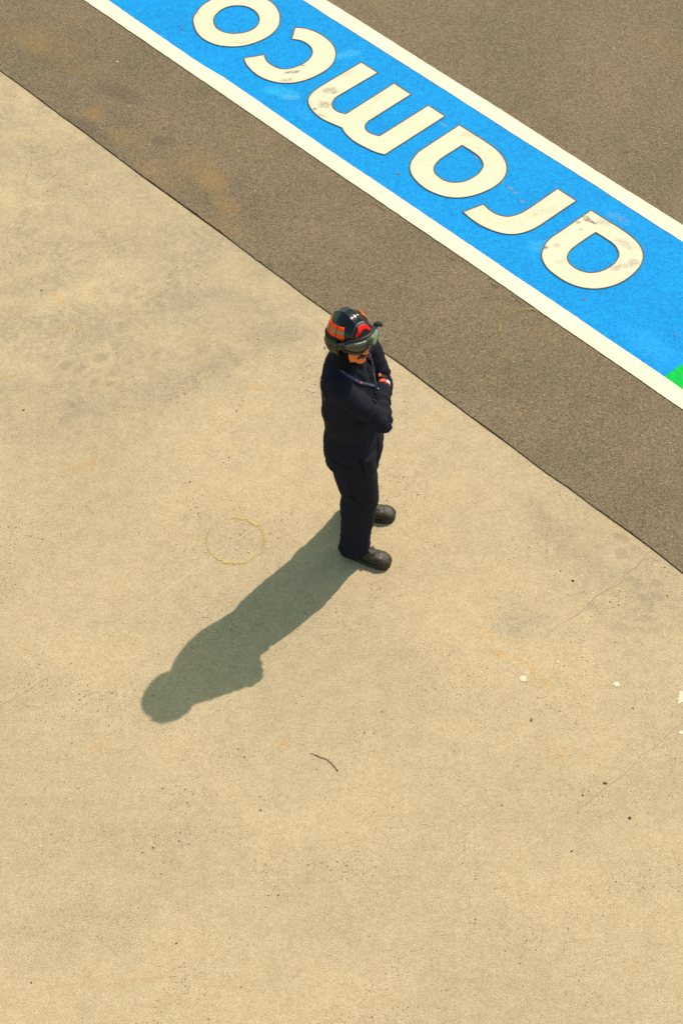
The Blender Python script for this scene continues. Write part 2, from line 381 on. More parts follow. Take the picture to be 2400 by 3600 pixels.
def flat_fill(name, loops, mat, parent):
    tri = tessellate_polygon([[Vector((p.x, p.y, 0)) for p in L] for L in loops])
    vs = [p for L in loops for p in L]
    me = bpy.data.meshes.new(name); me.from_pydata([tuple(v) for v in vs], [], [tuple(t) for t in tri]); me.update()
    bm = bmesh.new(); bm.from_mesh(me)
    for f in bm.faces:
        if f.normal.z < 0: f.normal_flip()
    bm.to_mesh(me); bm.free()
    return link(name, me, mat, parent)
def ribbon(name, loops, w0, mat, parent, z, shift=(0, 0), seed=0, closed=True):
    vs = []; fs = []
    for L in loops:
        n = len(L); b = len(vs)
        for i, p in enumerate(L):
            if closed: a, c = L[i-1], L[(i+1) % n]
            else: a, c = L[max(0, i-1)], L[min(n-1, i+1)]
            t = (c-a); t.z = 0
            t = t.normalized() if t.length > 1e-9 else Vector((1, 0, 0))
            nn = Vector((-t.y, t.x, 0)); bias = nn.x*shift[0]+nn.y*shift[1]
            ww = w0*(1+.22*fbm(i*.13, seed+3))+abs(bias)*.9
            q = p+nn*bias*.4
            vs += [(q.x+nn.x*ww/2, q.y+nn.y*ww/2, z), (q.x-nn.x*ww/2, q.y-nn.y*ww/2, z)]
        for i in range(n if closed else n-1):
            j = (i+1) % n; fs.append((b+2*i, b+2*i+1, b+2*j+1, b+2*j))
    me = bpy.data.meshes.new(name); me.from_pydata(vs, [], fs); me.update()
    bm = bmesh.new(); bm.from_mesh(me)
    for f in bm.faces:
        if f.normal.z < 0: f.normal_flip()
    bm.to_mesh(me); bm.free()
    return link(name, me, mat, parent)
LET = [
 ('painted_letter', 'cream painted letter o on the blue band, cut off by the top edge', 650, 0, .2551,
  [[(112, 280), (125, 360), (160, 440), (230, 520), (330, 580), (470, 628), (600, 642), (720, 642), (860, 622), (1000, 578), (1120, 522), (1220, 450), (1290, 360), (1312, 250), (1295, 160), (1235, 65), (1140, -5), (944, -82), (694, -108), (480, -62), (350, 0), (240, 72), (165, 160), (122, 225)],
   [(720, 78), (620, 88), (520, 125), (440, 190), (400, 255), (402, 320), (440, 385), (530, 437), (640, 460), (760, 455), (870, 430), (960, 385), (1010, 320), (1022, 250), (990, 180), (920, 122), (830, 88)]]),
 ('painted_letter', 'cream painted letter c with a grey scuff, on the blue band', 840, 80, .2296,
  [[(855, 72, 1), (960, 78), (1080, 103), (1200, 150), (1320, 222), (1420, 312), (1468, 395), (1482, 480), (1460, 580), (1395, 675), (1280, 760), (1140, 832), (1000, 885), (850, 918), (700, 926), (560, 910), (430, 875), (310, 820), (200, 740), (120, 650), (86, 590), (75, 540, 1), (390, 487, 1), (400, 535), (432, 590), (500, 645), (590, 690), (690, 708), (790, 697), (900, 663), (1000, 612), (1080, 545), (1120, 470), (1112, 405), (1070, 345), (1000, 298), (910, 264), (805, 252, 1)]]),
 ('painted_letter', 'cream painted letter m with three strokes, on the blue band', 1060, 200, .33163,
  [[(632, 55, 1), (808, 168, 1), (640, 265), (440, 383), (365, 430), (330, 475), (326, 520), (355, 562), (415, 592), (470, 602, 1), (978, 278, 1), (1160, 397, 1), (960, 522), (770, 643), (700, 690), (672, 735), (688, 780), (745, 815), (822, 838, 1), (1340, 512, 1), (1520, 628, 1), (880, 1038, 1), (780, 1010), (650, 950), (540, 885), (460, 810), (422, 750, 1), (330, 712), (220, 660), (130, 590), (80, 520), (66, 455), (90, 400), (150, 345), (300, 250)]]),
 ('painted_letter', 'clean cream painted letter a between the m and the r', 1420, 420, .24235,
  [[(797, 78, 1), (1000, 205), (1180, 320), (1330, 430), (1430, 540), (1483, 655), (1482, 770), (1420, 880), (1300, 980), (1150, 1055), (980, 1110), (800, 1136), (620, 1125), (450, 1075), (300, 1000), (170, 890), (100, 790), (78, 690), (110, 590), (200, 475), (350, 372), (600, 207)],
   [(835, 375, 1), (960, 450), (1070, 530), (1128, 610), (1140, 680), (1090, 765), (1000, 835), (870, 895), (730, 912), (600, 890), (500, 830), (440, 760), (435, 690), (480, 620), (560, 550), (700, 462)]]),
 ('painted_letter', 'cream painted letter r, hook-shaped, between the two letters a', 1600, 640, .28061,
  [[(1277, 80, 1), (1515, 235, 1), (1360, 338), (1180, 460), (1020, 565), (900, 620), (780, 650), (670, 655), (560, 638), (440, 600), (310, 540), (190, 460), (90, 375, 1), (350, 275, 1), (430, 350), (525, 405), (640, 430), (740, 415), (850, 370), (1000, 272)]]),
 ('painted_letter', 'cream painted letter a with grey smears, nearest the green paint', 1880, 720, .2551,
  [[(768, 72, 1), (960, 195), (1150, 310), (1310, 425), (1420, 530), (1480, 645), (1485, 740), (1440, 850), (1340, 960), (1200, 1060), (1020, 1130), (830, 1158), (640, 1140), (470, 1085), (320, 1000), (180, 890), (105, 780), (85, 690), (120, 570), (200, 465), (350, 362), (600, 187)],
   [(830, 380, 1), (960, 460), (1085, 550), (1140, 640), (1143, 720), (1080, 810), (960, 890), (820, 930), (690, 925), (560, 875), (470, 800), (442, 720), (480, 635), (580, 550), (720, 452)]]),
]
for i, (nm, lab, x0, y0, s, loops) in enumerate(LET):
    G = [to_ground(smooth_path(L), x0, y0, s, Z2) for L in loops]
    o = flat_fill('painted_letter', G, M['cream'], None)
    tag(o, lab, 'painted letter', 'cream letters painted on the blue band')
    ribbon('letter_outline', G, .0062, M['tar'], o, Z3, shift=(.0022, -.0005), seed=i*5)

# drilled holes in the blue paint
def disc(name, c, r, z, mat, seed=0, jag=.12, n=18, **t):
    vs = [(c.x, c.y, z+.0006)]+[(c.x+r*(1+jag*fbm(i*.9, seed))*math.cos(2*math.pi*i/n), c.y+r*(1+jag*fbm(i*.9, seed+2))*math.sin(2*math.pi*i/n), z) for i in range(n)]
    o = mesh(name, vs, [(0, 1+i, 1+(i+1) % n) for i in range(n)], mat); tag(o, **t); return o
for k, (px, py, lab) in enumerate(((641, 100, 'small dark drill hole in the blue paint left of the letter o'), (1400, 611, 'small dark drill hole in the blue paint below the letters m and a'),
                                   (2053, 1052, 'small dark drill hole in the blue paint below the letter a nearest the green paint'))):
    disc('drill_hole', ground_at(px, py, Z1), .0095, Z2, M['bolt'], k, label=lab, cat='hole', group='drill holes in the blue band')
disc('drill_hole', ground_at(2370, 1180, Z1), .006, Z2, M['bolt'], 8, label='faint small hole in the blue paint above the green paint', cat='hole', group='drill holes in the blue band')

# spray-painted circles: broken rings of paint flecks --------------------
def sprayed_ring(cx, cy, rx, ry, strong, mat, z, label, base=.25, seed=1):
    r = random.Random(seed); vs = []; fs = []
    for i in range(1500):
        a = r.uniform(0, 2*math.pi); dens = base
        for (c, wd, k) in strong:
            d = (a-R(c)+math.pi) % (2*math.pi)-math.pi; dens += k*math.exp(-(d/R(wd))**2)
        if r.random() > dens: continue
        jr = 1+r.gauss(0, .026)+.035*fbm(a*1.1, seed)
        p = ground_at(cx+rx*jr*math.cos(a), cy-ry*jr*math.sin(a), z); q = r.uniform(.0012, .0040)*(0.6+dens); b = len(vs); o = r.uniform(0, 6)
        for j in range(5):
            t = o+j*2*math.pi/5; qq = q*r.uniform(.6, 1.2); vs.append((p.x+qq*math.cos(t), p.y+qq*math.sin(t), z+i*1e-7))
        fs.append(tuple(range(b, b+5)))
    o = mesh('sprayed_circle', vs, fs, mat); tag(o, label, 'paint mark', 'yellow circles sprayed on the ground')
sprayed_ring(828, 1900, 102, 80, [(75, 18, .5), (50, 10, .9), (255, 22, .9), (180, 40, .12), (10, 25, .2)], M['yellow'], .003, 'yellow sprayed circle on the pale concrete beside the shadow', .22, 3)
sprayed_ring(1852, 1157, 96, 71, [(85, 12, .55), (178, 14, .55), (50, 10, .45), (125, 20, .3)], M['yellow_asphalt'], ASPH+.003, 'yellow sprayed circle on the asphalt near the lower white line, right of the helmet', .20, 4)
sprayed_ring(914, 504, 86, 56, [(150, 10, .45), (205, 10, .5), (345, 30, .22), (280, 20, .2)], M['yellow_asphalt'], ASPH+.003, 'faint yellow sprayed circle on the asphalt below the letter c', .2, 5)

# cracks and scored line -------------------------------------------------
def crack(name, px, w0, mat, z=.0010, wob=.006, seed=0, taper=True, step=.01, kind='structure'):
    L = resample([ground_at(x, y, z) for x, y in px], step); n = len(L); out = []
    for i, p in enumerate(L):
        t = (L[min(n-1, i+1)]-L[max(0, i-1)]).normalized(); out.append(p+Vector((-t.y, t.x, 0))*wob*(fbm(i*step*8, seed)+.6*fbm(i*step*40, seed+2)))
    vs = []; fs = []
    for i, p in enumerate(out):
        t = (out[min(n-1, i+1)]-out[max(0, i-1)]).normalized(); nn = Vector((-t.y, t.x, 0))
        f = min(1, min(i, n-1-i)/(n*.15)) if taper else 1
        ww = w0*(.25+.75*f)*(1+.7*fbm(i*step*25, seed+5)); ww = max(ww, .0003)
        vs += [(p.x+nn.x*ww/2, p.y+nn.y*ww/2, z), (p.x-nn.x*ww/2, p.y-nn.y*ww/2, z)]
        if i: k = 2*i; fs.append((k-2, k, k+1, k-1))
    me = bpy.data.meshes.new(name); me.from_pydata(vs, [], fs); me.update()
    if me.polygons[0].normal.z < 0: me.flip_normals()
    o = link(name, me, mat); o['kind'] = kind; return o
crack('concrete_crack', crop(2100, 1720, .19133, [(985, 1150), (900, 1195), (800, 1310), (720, 1420), (640, 1460), (500, 1560)])+crop(1500, 1700, .574, [(1190, 610), (1120, 640), (1040, 685), (970, 755), (915, 805), (830, 850)]), .0042, M['crack_dark'], seed=1)
crack('concrete_crack', crop(1500, 1700, .574, [(830, 850), (760, 900), (700, 960)]), .0016, M['crack_dark'], seed=2)
crack('concrete_crack', crop(1500, 1700, .574, [(1568, 1470), (1520, 1495), (1450, 1560), (1390, 1620), (1310, 1665), (1260, 1730), (1180, 1800), (1100, 1860), (1000, 1940), (940, 1985), (900, 2030)]), .0026, M['crack_dark'], seed=3)
crack('concrete_crack', crop(1500, 1700, .574, [(450, 1965), (415, 1985), (390, 2010), (330, 2050), (250, 2140), (190, 2180)]), .0018, M['crack_dark'], seed=4)
crack('concrete_crack', crop(0, 2500, .7653, [(1390, 1180), (1360, 1215), (1330, 1240)]), .0016, M['crack_dark'], seed=6)
crack('concrete_crack', [(0, 2480), (60, 2450), (120, 2412), (190, 2370)], .0014, M['crack_dark'], seed=8)
for k, p in enumerate([[(1815, 985), (1835, 1003), (1850, 1012)], [(1725, 995), (1740, 1006), (1752, 1012)], [(1793, 1030), (1800, 1040), (1808, 1044), (1820, 1060), (1832, 1068)], [(1862, 1083), (1880, 1098)],
                       [(1300, 712), (1325, 722), (1345, 735), (1358, 750)], [(1210, 620), (1225, 628)], [(1570, 900), (1600, 918)]]):
    crack('asphalt_crack', p, .0045, M['dark_soil'], z=ASPH+.002, wob=.008, seed=20+k)
crack('scored_line', [(0, 2465), (450+.5421*0, 1800+.5421*680), (828, 1900), (1060, 1745), (1175, 1660), (1350, 1534), (1411, 1480), (1541, 1387)], .0034, M['score_light'], z=.0007, wob=.002, seed=10, taper=False)
crack('scored_line', [(1350, 1536), (1411, 1482), (1455, 1451), (1541, 1389)], .0016, M['crack_dark'], z=.0012, wob=.003, seed=13, taper=False)
crack('scored_line', [(1180, 2830-270), (1000, 2540), (930, 2480)], .0012, M['score_light'], z=.0007, wob=.003, seed=15)

# splashes -------------------------------------------------------------------
def splash(px, py, r, seed, label, spikes=3, ln=2.4, arms=()):
    q = random.Random(seed); c = ground_at(px, py, .003); n = 40; r *= .85; vs = [(c.x, c.y, .004)]; sp = [q.uniform(0, 6.28) for _ in range(spikes)]
    for i in range(n):
        a = 2*math.pi*i/n; rr = r*(1+.25*fbm(i*.5, seed)+.1*q.random())
        for s_ in sp:
            d = (a-s_+math.pi) % (2*math.pi)-math.pi; rr += r*ln*.5*math.exp(-(d/.12)**2)
        vs.append((c.x+rr*math.cos(a), c.y+rr*math.sin(a), .0022))
    fs = [(0, 1+i, 1+(i+1) % n) for i in range(n)]
    for (ax, ay, bx, by, ww) in arms:
        a, b = ground_at(ax, ay, .0025), ground_at(bx, by, .0025); t = (b-a).normalized(); nn = Vector((-t.y, t.x, 0)); k = len(vs); m = a.lerp(b, .6)+nn*ww*.4
        vs += [tuple(a), (m.x+nn.x*ww/2, m.y+nn.y*ww/2, .0025), tuple(b), (m.x-nn.x*ww/2, m.y-nn.y*ww/2, .0025)]; fs.append((k, k+3, k+2, k+1))
    o = mesh('paint_splash', vs, fs, M['droppings']); tag(o, label, 'splash', 'white splashes on the concrete')
splash(1837, 2385, .021, 1, 'white splash with a thin tail on the concrete, left one of the two biggest', 2, 1.0, [(1794, 2355, 1814, 2372, .004), (1850, 2372, 1856, 2362, .003)])
splash(2166, 2405, .018, 2, 'white splash on the concrete, right one of the two biggest', 2, .8, [(2137, 2391, 2157, 2399, .003)])
splash(2408, 2450, .042, 3, 'spiky white splash cut off by the right edge of the picture', 5, .9, [(2387, 2425, 2398, 2455, .010), (2384, 2435, 2400, 2462, .006), (2375, 2470, 2400, 2466, .003)])
splash(2391, 2575, .013, 4, 'round white spot low at the right edge below the spiky splash', 0, 0)
splash(1958, 2327, .0075, 5, 'small faint white spot above and between the two biggest splashes', 0, 0)
splash(2043, 2023, .0065, 6, 'small white spot beside the dark grit below the edge of the asphalt', 0, 0)
splash(2177, 2121, .005, 7, 'tiny white spot on the concrete right of the crack', 0, 0)
splash(1928, 2081, .005, 8, 'tiny faint white spot on the concrete left of the dark grit', 0, 0)
splash(2050, 2372, .006, 9, 'small faint white spot midway between the two biggest splashes', 0, 0)
for k, (a, lab) in enumerate((((2327, 2214, 2338, 2244, .006), 'thin white streak on the concrete, longest one near the right edge'), ((2352, 2315, 2358, 2330, .005), 'short white streak near the right edge below the long one'),
            ((2348, 2386, 2359, 2402, .007), 'white streak just left of the spiky splash'), ((2314, 2496, 2329, 2488, .006), 'short white streak below the spiky splash'),
            ((2372, 2185, 2376, 2195, .006), 'short white streak above the long one near the right edge'), ((2260, 2508, 2278, 2516, .003), 'faint thin white streak lowest near the right edge'))):
    A, B = ground_at(a[0], a[1], .0025), ground_at(a[2], a[3], .0025); t = (B-A).normalized(); nn = Vector((-t.y, t.x, 0))*a[4]/2; m = A.lerp(B, .55)
    o = mesh('paint_streak', [tuple(A), tuple(m+nn), tuple(B), tuple(m-nn)], [(0, 3, 2, 1)], M['droppings']); tag(o, lab, 'streak', 'white splashes on the concrete')
for px, py, r_, lab in ((414, 217, .010, 'small white chip lying on the asphalt left of the lower white line'), (360, 453, .006, 'tiny white chip on the asphalt near the rust stain'), (2156, 170, .008, 'small pale chip on the asphalt beyond the painted band')):
    disc('paint_chip', ground_at(px, py, ASPH), r_*.7, ASPH+.003, M['droppings'], px, .6, label=lab, cat='chip', group='pale chips on the asphalt')

# twig, leaf bits, grit ----------------------------------------------------------
def tube(pts, radii, n=8, cap=True):
    vs = []; fs = []; up = None
    for i, p in enumerate(pts):
        t = (pts[min(i+1, len(pts)-1)]-pts[max(i-1, 0)]).normalized()
        if up is None: up = t.orthogonal().normalized()
        up = (up-t*up.dot(t)).normalized(); s = t.cross(up)
        for j in range(n):
            a = 2*math.pi*j/n; vs.append(p+(up*math.cos(a)+s*math.sin(a))*radii[i])
    for i in range(len(pts)-1):
        for j in range(n): a = i*n+j; b = i*n+(j+1) % n; fs.append((a, b, b+n, a+n))
    if cap: fs.append(tuple(range(n))[::-1]); fs.append(tuple(range(len(pts)*n-n, len(pts)*n)))
    return vs, fs
tw = crop(1060, 2620, .09566, [(320, 300), (450, 325), (570, 375), (660, 420), (780, 465), (880, 495), (970, 545), (1060, 620), (1150, 715), (1230, 810), (1290, 890), (1330, 935)])
P = [ground_at(x, y, .004) for x, y in tw]
vs, fs = tube(P, [.0012, .0016, .0021, .0018, .0018, .0018, .0018, .0018, .0017, .0019, .0018, .0034])
o = mesh('twig', vs, fs, M['twig'], smooth=True); tag(o, 'thin curved brown twig lying on the bare concrete below the person', 'twig')
def bit(name, px, py, r_, squash, ang, mat, z0=0, seed=0, **t):
    bm = bmesh.new(); bmesh.ops.create_icosphere(bm, subdivisions=2, radius=r_)
    c = ground_at(px, py, z0)
    for v in bm.verts:
        k = 1+.3*noise.noise(v.co/r_*1.3+Vector((seed, 0, 0))); v.co *= k; v.co.y *= squash; v.co.z *= .45
    bmesh.ops.rotate(bm, verts=bm.verts, matrix=Matrix.Rotation(R(ang), 3, 'Z')); bmesh.ops.translate(bm, verts=bm.verts, vec=(c.x, c.y, z0+r_*.3))
    me = bpy.data.meshes.new(name); bm.to_mesh(me); bm.free(); o = link(name, me, mat, smooth=True); tag(o, **t)
bit('leaf_fragment', 1867, 2531, .011, .55, 75, M['leaf'], seed=1, label='brown leaf fragment below the left one of the big white splashes', cat='leaf fragment', group='leaf fragments on the concrete')
bit('leaf_fragment', 2126, 2753, .012, .55, -10, M['leaf'], seed=2, label='tan leaf fragment low on the right beside the fine crack', cat='leaf fragment', group='leaf fragments on the concrete')
for k, (px, py, r_, sq, an, lab) in enumerate(((2212, 2876, .0085, .9, 0, 'largest dark grit grain, low on the right'), (2008, 3001-8, .0065, .6, 20, 'dark grit grain low on the right near the bottom crack'),
        (2047, 2796, .006, .6, -30, 'dark grit grain beside the tan leaf fragment'), (2012, 2042, .009, .45, -30, 'dark elongated grit grain below the edge of the asphalt'), (1969, 2008, .006, .4, -60, 'short dark sliver left of the elongated grit grain'),
        (669, 1694, .0065, .4, -10, 'dark sliver on the concrete above the yellow circle'), (84, 1442, .008, .45, 10, 'dark elongated grain at the left edge beside the tread marks'), (147, 1021, .006, .9, 0, 'dark round grain far left beside the rust streak'),
        (838, 2633, .0055, .4, 10, 'dark sliver below the tip of the shadow'), (757+160, 2848, .0055, .9, 0, 'grey round grain left of and below the twig'), (111+0, 3455, .005, .8, 0, 'dark grain low on the left of the concrete'),
        (621, 3317, .005, .8, 0, 'dark grain low in the middle left of the concrete'), (1764, 2832, .005, .6, 0, 'dark grain at the end of the short crack'), (2223, 2490, .005, .7, -40, 'dark grain left of the short white streaks'))):
    bit('grit_grain', px, py, r_, sq, an, M['seed'], seed=k+5, label=lab, cat='grit', group='dark grit on the concrete')
crack('hook_mark', crop(1050, 1040, .2551, [(60, 1330), (80, 1305), (110, 1300), (140, 1315), (150, 1335), (140, 1350)]), .005, M['crack_dark'], seed=40, wob=.003, step=.004)

# ==================================================================== the person
ROOT = Vector((.06, 7.0, 0))
person = bpy.data.objects.new('person', None); C.objects.link(person); person.location = ROOT; person.empty_display_size = .3
tag(person, 'person in dark navy coveralls and a black helmet standing on the concrete with arms crossed', 'person')
def W(x, y, z): return Vector((x-ROOT.x, y-ROOT.y, z))
def frame(deg): a = R(deg); return Vector((math.cos(a), math.sin(a), 0)), Vector((-math.sin(a), math.cos(a), 0))

class Blob:
    """collects overlapping closed lofts; remesh() melts them into one continuous surface"""
    def __init__(s): s.v = []; s.f = []
    def add(s, vs, fs):
        b = len(s.v); s.v += [Vector(v) for v in vs]; s.f += [tuple(i+b for i in f) for f in fs]
    def rings(s, rings, n=28, e=2.25):
        """rings: (centre, half depth, half width, facing angle)"""
        vs = []; fs = []
        for c, a, b, ang in rings:
            u, l = frame(ang)
            for j in range(n):
                t = 2*math.pi*j/n; ct, st = math.cos(t), math.sin(t)
                vs.append(c+u*a*math.copysign(abs(ct)**(2/e), ct)+l*b*math.copysign(abs(st)**(2/e), st))
        for i in range(len(rings)-1):
            for j in range(n): a = i*n+j; b = i*n+(j+1) % n; fs.append((a, b, b+n, a+n))
        fs.append(tuple(range(n))[::-1]); fs.append(tuple(range(len(vs)-n, len(vs)))); s.add(vs, fs)
    def limb(s, pts, radii, n=18, sub=4):
        P, Q = [], []
        for i in range(len(pts)-1):
            p0, p1, p2, p3 = pts[max(0, i-1)], pts[i], pts[i+1], pts[min(len(pts)-1, i+2)]
            for k in range(sub):
                t = k/sub; P.append(.5*((2*p1)+(p2-p0)*t+(2*p0-5*p1+4*p2-p3)*t*t+(3*p1-p0-3*p2+p3)*t**3)); Q.append(radii[i]*(1-t)+radii[i+1]*t)
        P.append(pts[-1]); Q.append(radii[-1])
        vs, fs = tube(P, Q, n); s.add(vs, fs)
        for c, r in ((P[0], Q[0]), (P[-1], Q[-1])): s.ball(c, (r*.98,)*3)
    def ball(s, c, r, rot=None, seg=16):
        bm = bmesh.new(); bmesh.ops.create_uvsphere(bm, u_segments=seg, v_segments=seg//2+2, radius=1)
        for v in bm.verts: v.co = Vector((v.co.x*r[0], v.co.y*r[1], v.co.z*r[2]))
        if rot is not None: bmesh.ops.transform(bm, matrix=rot, verts=bm.verts)
        bm.verts.index_update()
        s.add([v.co+Vector(c) for v in bm.verts], [tuple(v.index for v in f.verts) for f in bm.faces]); bm.free()
    def remesh(s, name, mats, voxel, smooth, parent, disp=None, fac=.5):
        me = bpy.data.meshes.new(name+'_raw'); me.from_pydata(s.v, [], s.f); me.update()
        bm = bmesh.new(); bm.from_mesh(me); bmesh.ops.recalc_face_normals(bm, faces=bm.faces); bm.to_mesh(me); bm.free()
        o = bpy.data.objects.new('raw', me); C.objects.link(o)
        m = o.modifiers.new('r', 'REMESH'); m.mode = 'VOXEL'; m.voxel_size = voxel; m.use_smooth_shade = True
        k = o.modifiers.new('s', 'SMOOTH'); k.factor = fac; k.iterations = smooth
        dg = bpy.context.evaluated_depsgraph_get(); dg.update()
        out = bpy.data.meshes.new_from_object(o.evaluated_get(dg)); bpy.data.objects.remove(o); out.name = name
        if disp:
            nrm = [v.normal.copy() for v in out.vertices]
            for v, nn in zip(out.vertices, nrm): v.co += nn*disp(v.co, nn)
        out.update()
        return link(name, out, mats, parent, True)

def fabric(name, col, scale=900, rough=.9, sheen=.25):
    n = NT(name); v = n.noise(22, 4, .6)
    n.col(n.mix(v, tuple(c*.8 for c in col), tuple(c*1.25 for c in col))); n.set(Roughness=rough)
    n.b.inputs['Sheen Weight'].default_value = sheen; n.b.inputs['Sheen Roughness'].default_value = .5; n.b.inputs['Specular IOR Level'].default_value = .06
    wv = n.n('ShaderNodeTexWave', wave_type='BANDS', bands_direction='DIAGONAL'); n.put(wv.inputs[0], n.co); wv.inputs['Scale'].default_value = 260
    n.bump(n.math('ADD', n.math('MULTIPLY', wv.outputs['Fac'], .25), n.noise(70, 4, .6)), .5, .0022)
    return n.m
M['navy'] = fabric('navy_cotton', (.0138, .0136, .0210), sheen=.0)
M['collar'] = fabric('collar_lining', (.022, .021, .023), sheen=.0)
M['skin'] = plain('skin', (.76, .168, .030), .55, (180, .0008), .35)
M['lip'] = plain('lip', (.30, .075, .04), .5)
M['hair'] = plain('dark_hair', (.022, .010, .007), .7, (400, .002))
M['shell'] = plain('black_helmet_shell', (.005, .006, .006), .17, None, .30, coat=.12)
M['rubber'] = plain('black_rubber', (.009, .008, .007), .5, (120, .001), .25)
M['flapm'] = plain('worn_black_leather', (.016, .012, .006), .40, (60, .004), .2)
M['hood'] = fabric('black_knit', (.006, .006, .007), sheen=.0)
M['orange'] = plain('orange_reflective_film', (1.0, .075, .008), .6, None, .1)
M['silver'] = plain('grey_reflective_film', (.30, .22, .12), .6, None, .1)
M['redm'] = plain('red_enamel', (.75, .008, .005), .5, None, .15)
M['greyedge'] = plain('grey_edging', (.10, .10, .085), .4)
M['lensdark'] = plain('sunglass_lens', (.006, .006, .006), .08, None, .6, coat=.5)
M['strap'] = plain('black_elastic', (.012, .012, .012), .8, (300, .001))
M['brass'] = plain('brass_ring', (.30, .19, .09), .45, None, .5, metal=.4)
M['lany'] = plain('navy_ribbon', (.004, .011, .055), .55)
M['lanyprint'] = plain('pale_ribbon_print', (.16, .19, .32), .6)
M['lanyred'] = plain('pink_ribbon_print', (.45, .10, .14), .6)
M['boot'] = plain('black_boot_leather', (.020, .0145, .007), .38, (90, .0025), .25)
M['boottoe'] = plain('rubber_toe_cap', (.024, .019, .010), .33, (140, .001), .3)
M['sole'] = plain('boot_sole', (.020, .017, .012), .7, (100, .003))
M['lace'] = plain('boot_lace', (.11, .085, .042), .8)
def leather(name, a, b_, r0, r1, sc):
    n = NT(name); v = n.mapr(n.noise(sc, 5, .7), .35, .65)
    n.col(n.mix(v, a, b_)); n.set(Roughness=n.mapr(n.noise(sc*1.7, 4, .6), .3, .7, r0, r1)); n.b.inputs['Specular IOR Level'].default_value = .3
    n.bump(n.math('ADD', n.noise(sc*3, 4, .7), n.math('MULTIPLY', n.noise(sc*.6, 3), 2)), .7, .004); return n.m
M['boot'] = leather('worn_black_boot_leather', (.008, .006, .0032), (.048, .033, .013), .36, .7, 26)
M['boottoe'] = leather('scuffed_toe_cap', (.010, .008, .004), (.040, .030, .013), .28, .6, 30)
M['reflect'] = plain('brown_back_print', (.10, .072, .03), .6)
M['bandred'] = plain('red_wristband', (.80, .02, .02), .5)
M['bandwhite'] = plain('white_wristband', (.72, .66, .62), .5)
M['steel'] = plain('steel', (.4, .38, .33), .3, None, .5, metal=.9)
def lens_material():
    n = NT('goggle_lens_painted_reflections')
    x, y, z = n.sep(n.co)
    base = n.mix(n.noise(14, 3, .5), (.018, .016, .007), (.045, .040, .020))
    g = n.mix(n.mapr(n.noise(38, 3, .6), .40, .62), (.30, .31, .22), (.015, .16, .035))  # green and blue reflections painted into the colour of the lens's left end
    g = n.mix(n.mapr(y, .064, .078), g, n.mix(n.mapr(n.noise(30, 2), .45, .55), (.02, .30, .55), (.04, .42, .16)))
    n.col(n.mix(n.mapr(y, .012, .034), base, g)); n.set(Roughness=.10, Metallic=.25)
    n.b.inputs['Coat Weight'].default_value = .6; n.b.inputs['Coat Roughness'].default_value = .04
    return n.m
M['lens'] = lens_material()

# joints (world metres, x right, y away from the camera)
shC = W(.028, 6.965, 1.40)
RS, LS = W(.002, 6.805, 1.450), W(.112, 7.146, 1.450)
RE, LE = W(.204, 6.792, 1.232), W(.212, 7.095, 1.175)
RW, LW = W(.204, 7.006, 1.268), W(.190, 6.925, 1.140)
RKN, LKN = W(.104, 6.893, .50), W(.105, 7.130, .50)
RHIP, LHIP = W(.050, 6.895, .86), W(.095, 7.060, .86)
RAN, LAN = W(.070, 6.905, .10), W(.075, 7.192, .10)
HC = W(.047, 6.932, 1.700)                       # centre of the head
HEAD = Matrix.Translation(HC) @ Matrix.Rotation(R(-48), 4, 'Z') @ Matrix.Rotation(R(-12), 4, 'Y') @ Matrix.Rotation(R(-3), 4, 'X')
def H(x, y, z): return HEAD @ Vector((x, y, z))

# ---- body: one continuous skin surface
b = Blob()
def tors(dz, k):
    return [(W(.062, 6.985, .84), .105*k, .165*k, -22), (W(.062, 6.985, .92), .115*k, .175*k, -22), (W(.056, 6.975, 1.04), .105*k, .155*k, -23), (W(.045, 6.968, 1.16), .110*k, .160*k, -17),
            (W(.036, 6.965, 1.30), .115*k, .180*k, -12), (W(.030, 6.965, 1.40), .108*k, .180*k, -12), (W(.028, 6.965, 1.46), .080*k, .140*k, -12), (W(.030, 6.962, 1.51), .055*k, .075*k, -12)]
b.rings(tors(0, .93))
b.limb([RS, RS.lerp(RE, .5), RE], [.050, .046, .038]); b.limb([RE, RE.lerp(RW, .5), RW], [.038, .038, .026])
b.limb([LS, LS.lerp(LE, .5), LE], [.050, .046, .038]); b.limb([LE, LE.lerp(LW, .5), LW], [.038, .038, .026])
for hp, kn, an in ((RHIP, RKN, RAN), (LHIP, LKN, LAN)):
    b.limb([hp, hp.lerp(kn, .5), kn], [.085, .075, .055]); b.limb([kn, kn.lerp(an, .35), an], [.052, .053, .038])
b.limb([W(.032, 6.960, 1.47), HC+Vector((-.012, .006, -.06))], [.056, .054])
b.limb([RAN, RAN+Vector((.06, -.02, -.05)), RAN+Vector((.13, -.05, -.060))], [.034, .022, .014]); b.limb([LAN, LAN+Vector((.06, -.005, -.05)), LAN+Vector((.14, -.012, -.060))], [.034, .022, .014])
hr = HEAD.to_3x3().to_4x4()
b.ball(H(-.012, 0, .025), (.098, .075, .095), hr); b.ball(H(.026, 0, -.045), (.063, .056, .072), hr); b.ball(H(.055, 0, -.100), (.028, .030, .021), hr)
for s_ in (1, -1):
    b.ball(H(.028, .038*s_, -.068), (.042, .019, .038), hr); b.ball(H(.058, .036*s_, -.020), (.022, .022, .018), hr); b.ball(H(-.012, .075*s_, -.012), (.018, .009, .030), hr)
b.limb([H(.082, 0, .014), H(.098, 0, -.010), H(.109, 0, -.034)], [.009, .011, .013]); b.ball(H(.097, .011, -.038), (.011, .009, .008), hr); b.ball(H(.097, -.011, -.038), (.011, .009, .008), hr)
b.ball(H(.078, 0, .030), (.020, .056, .014), hr)
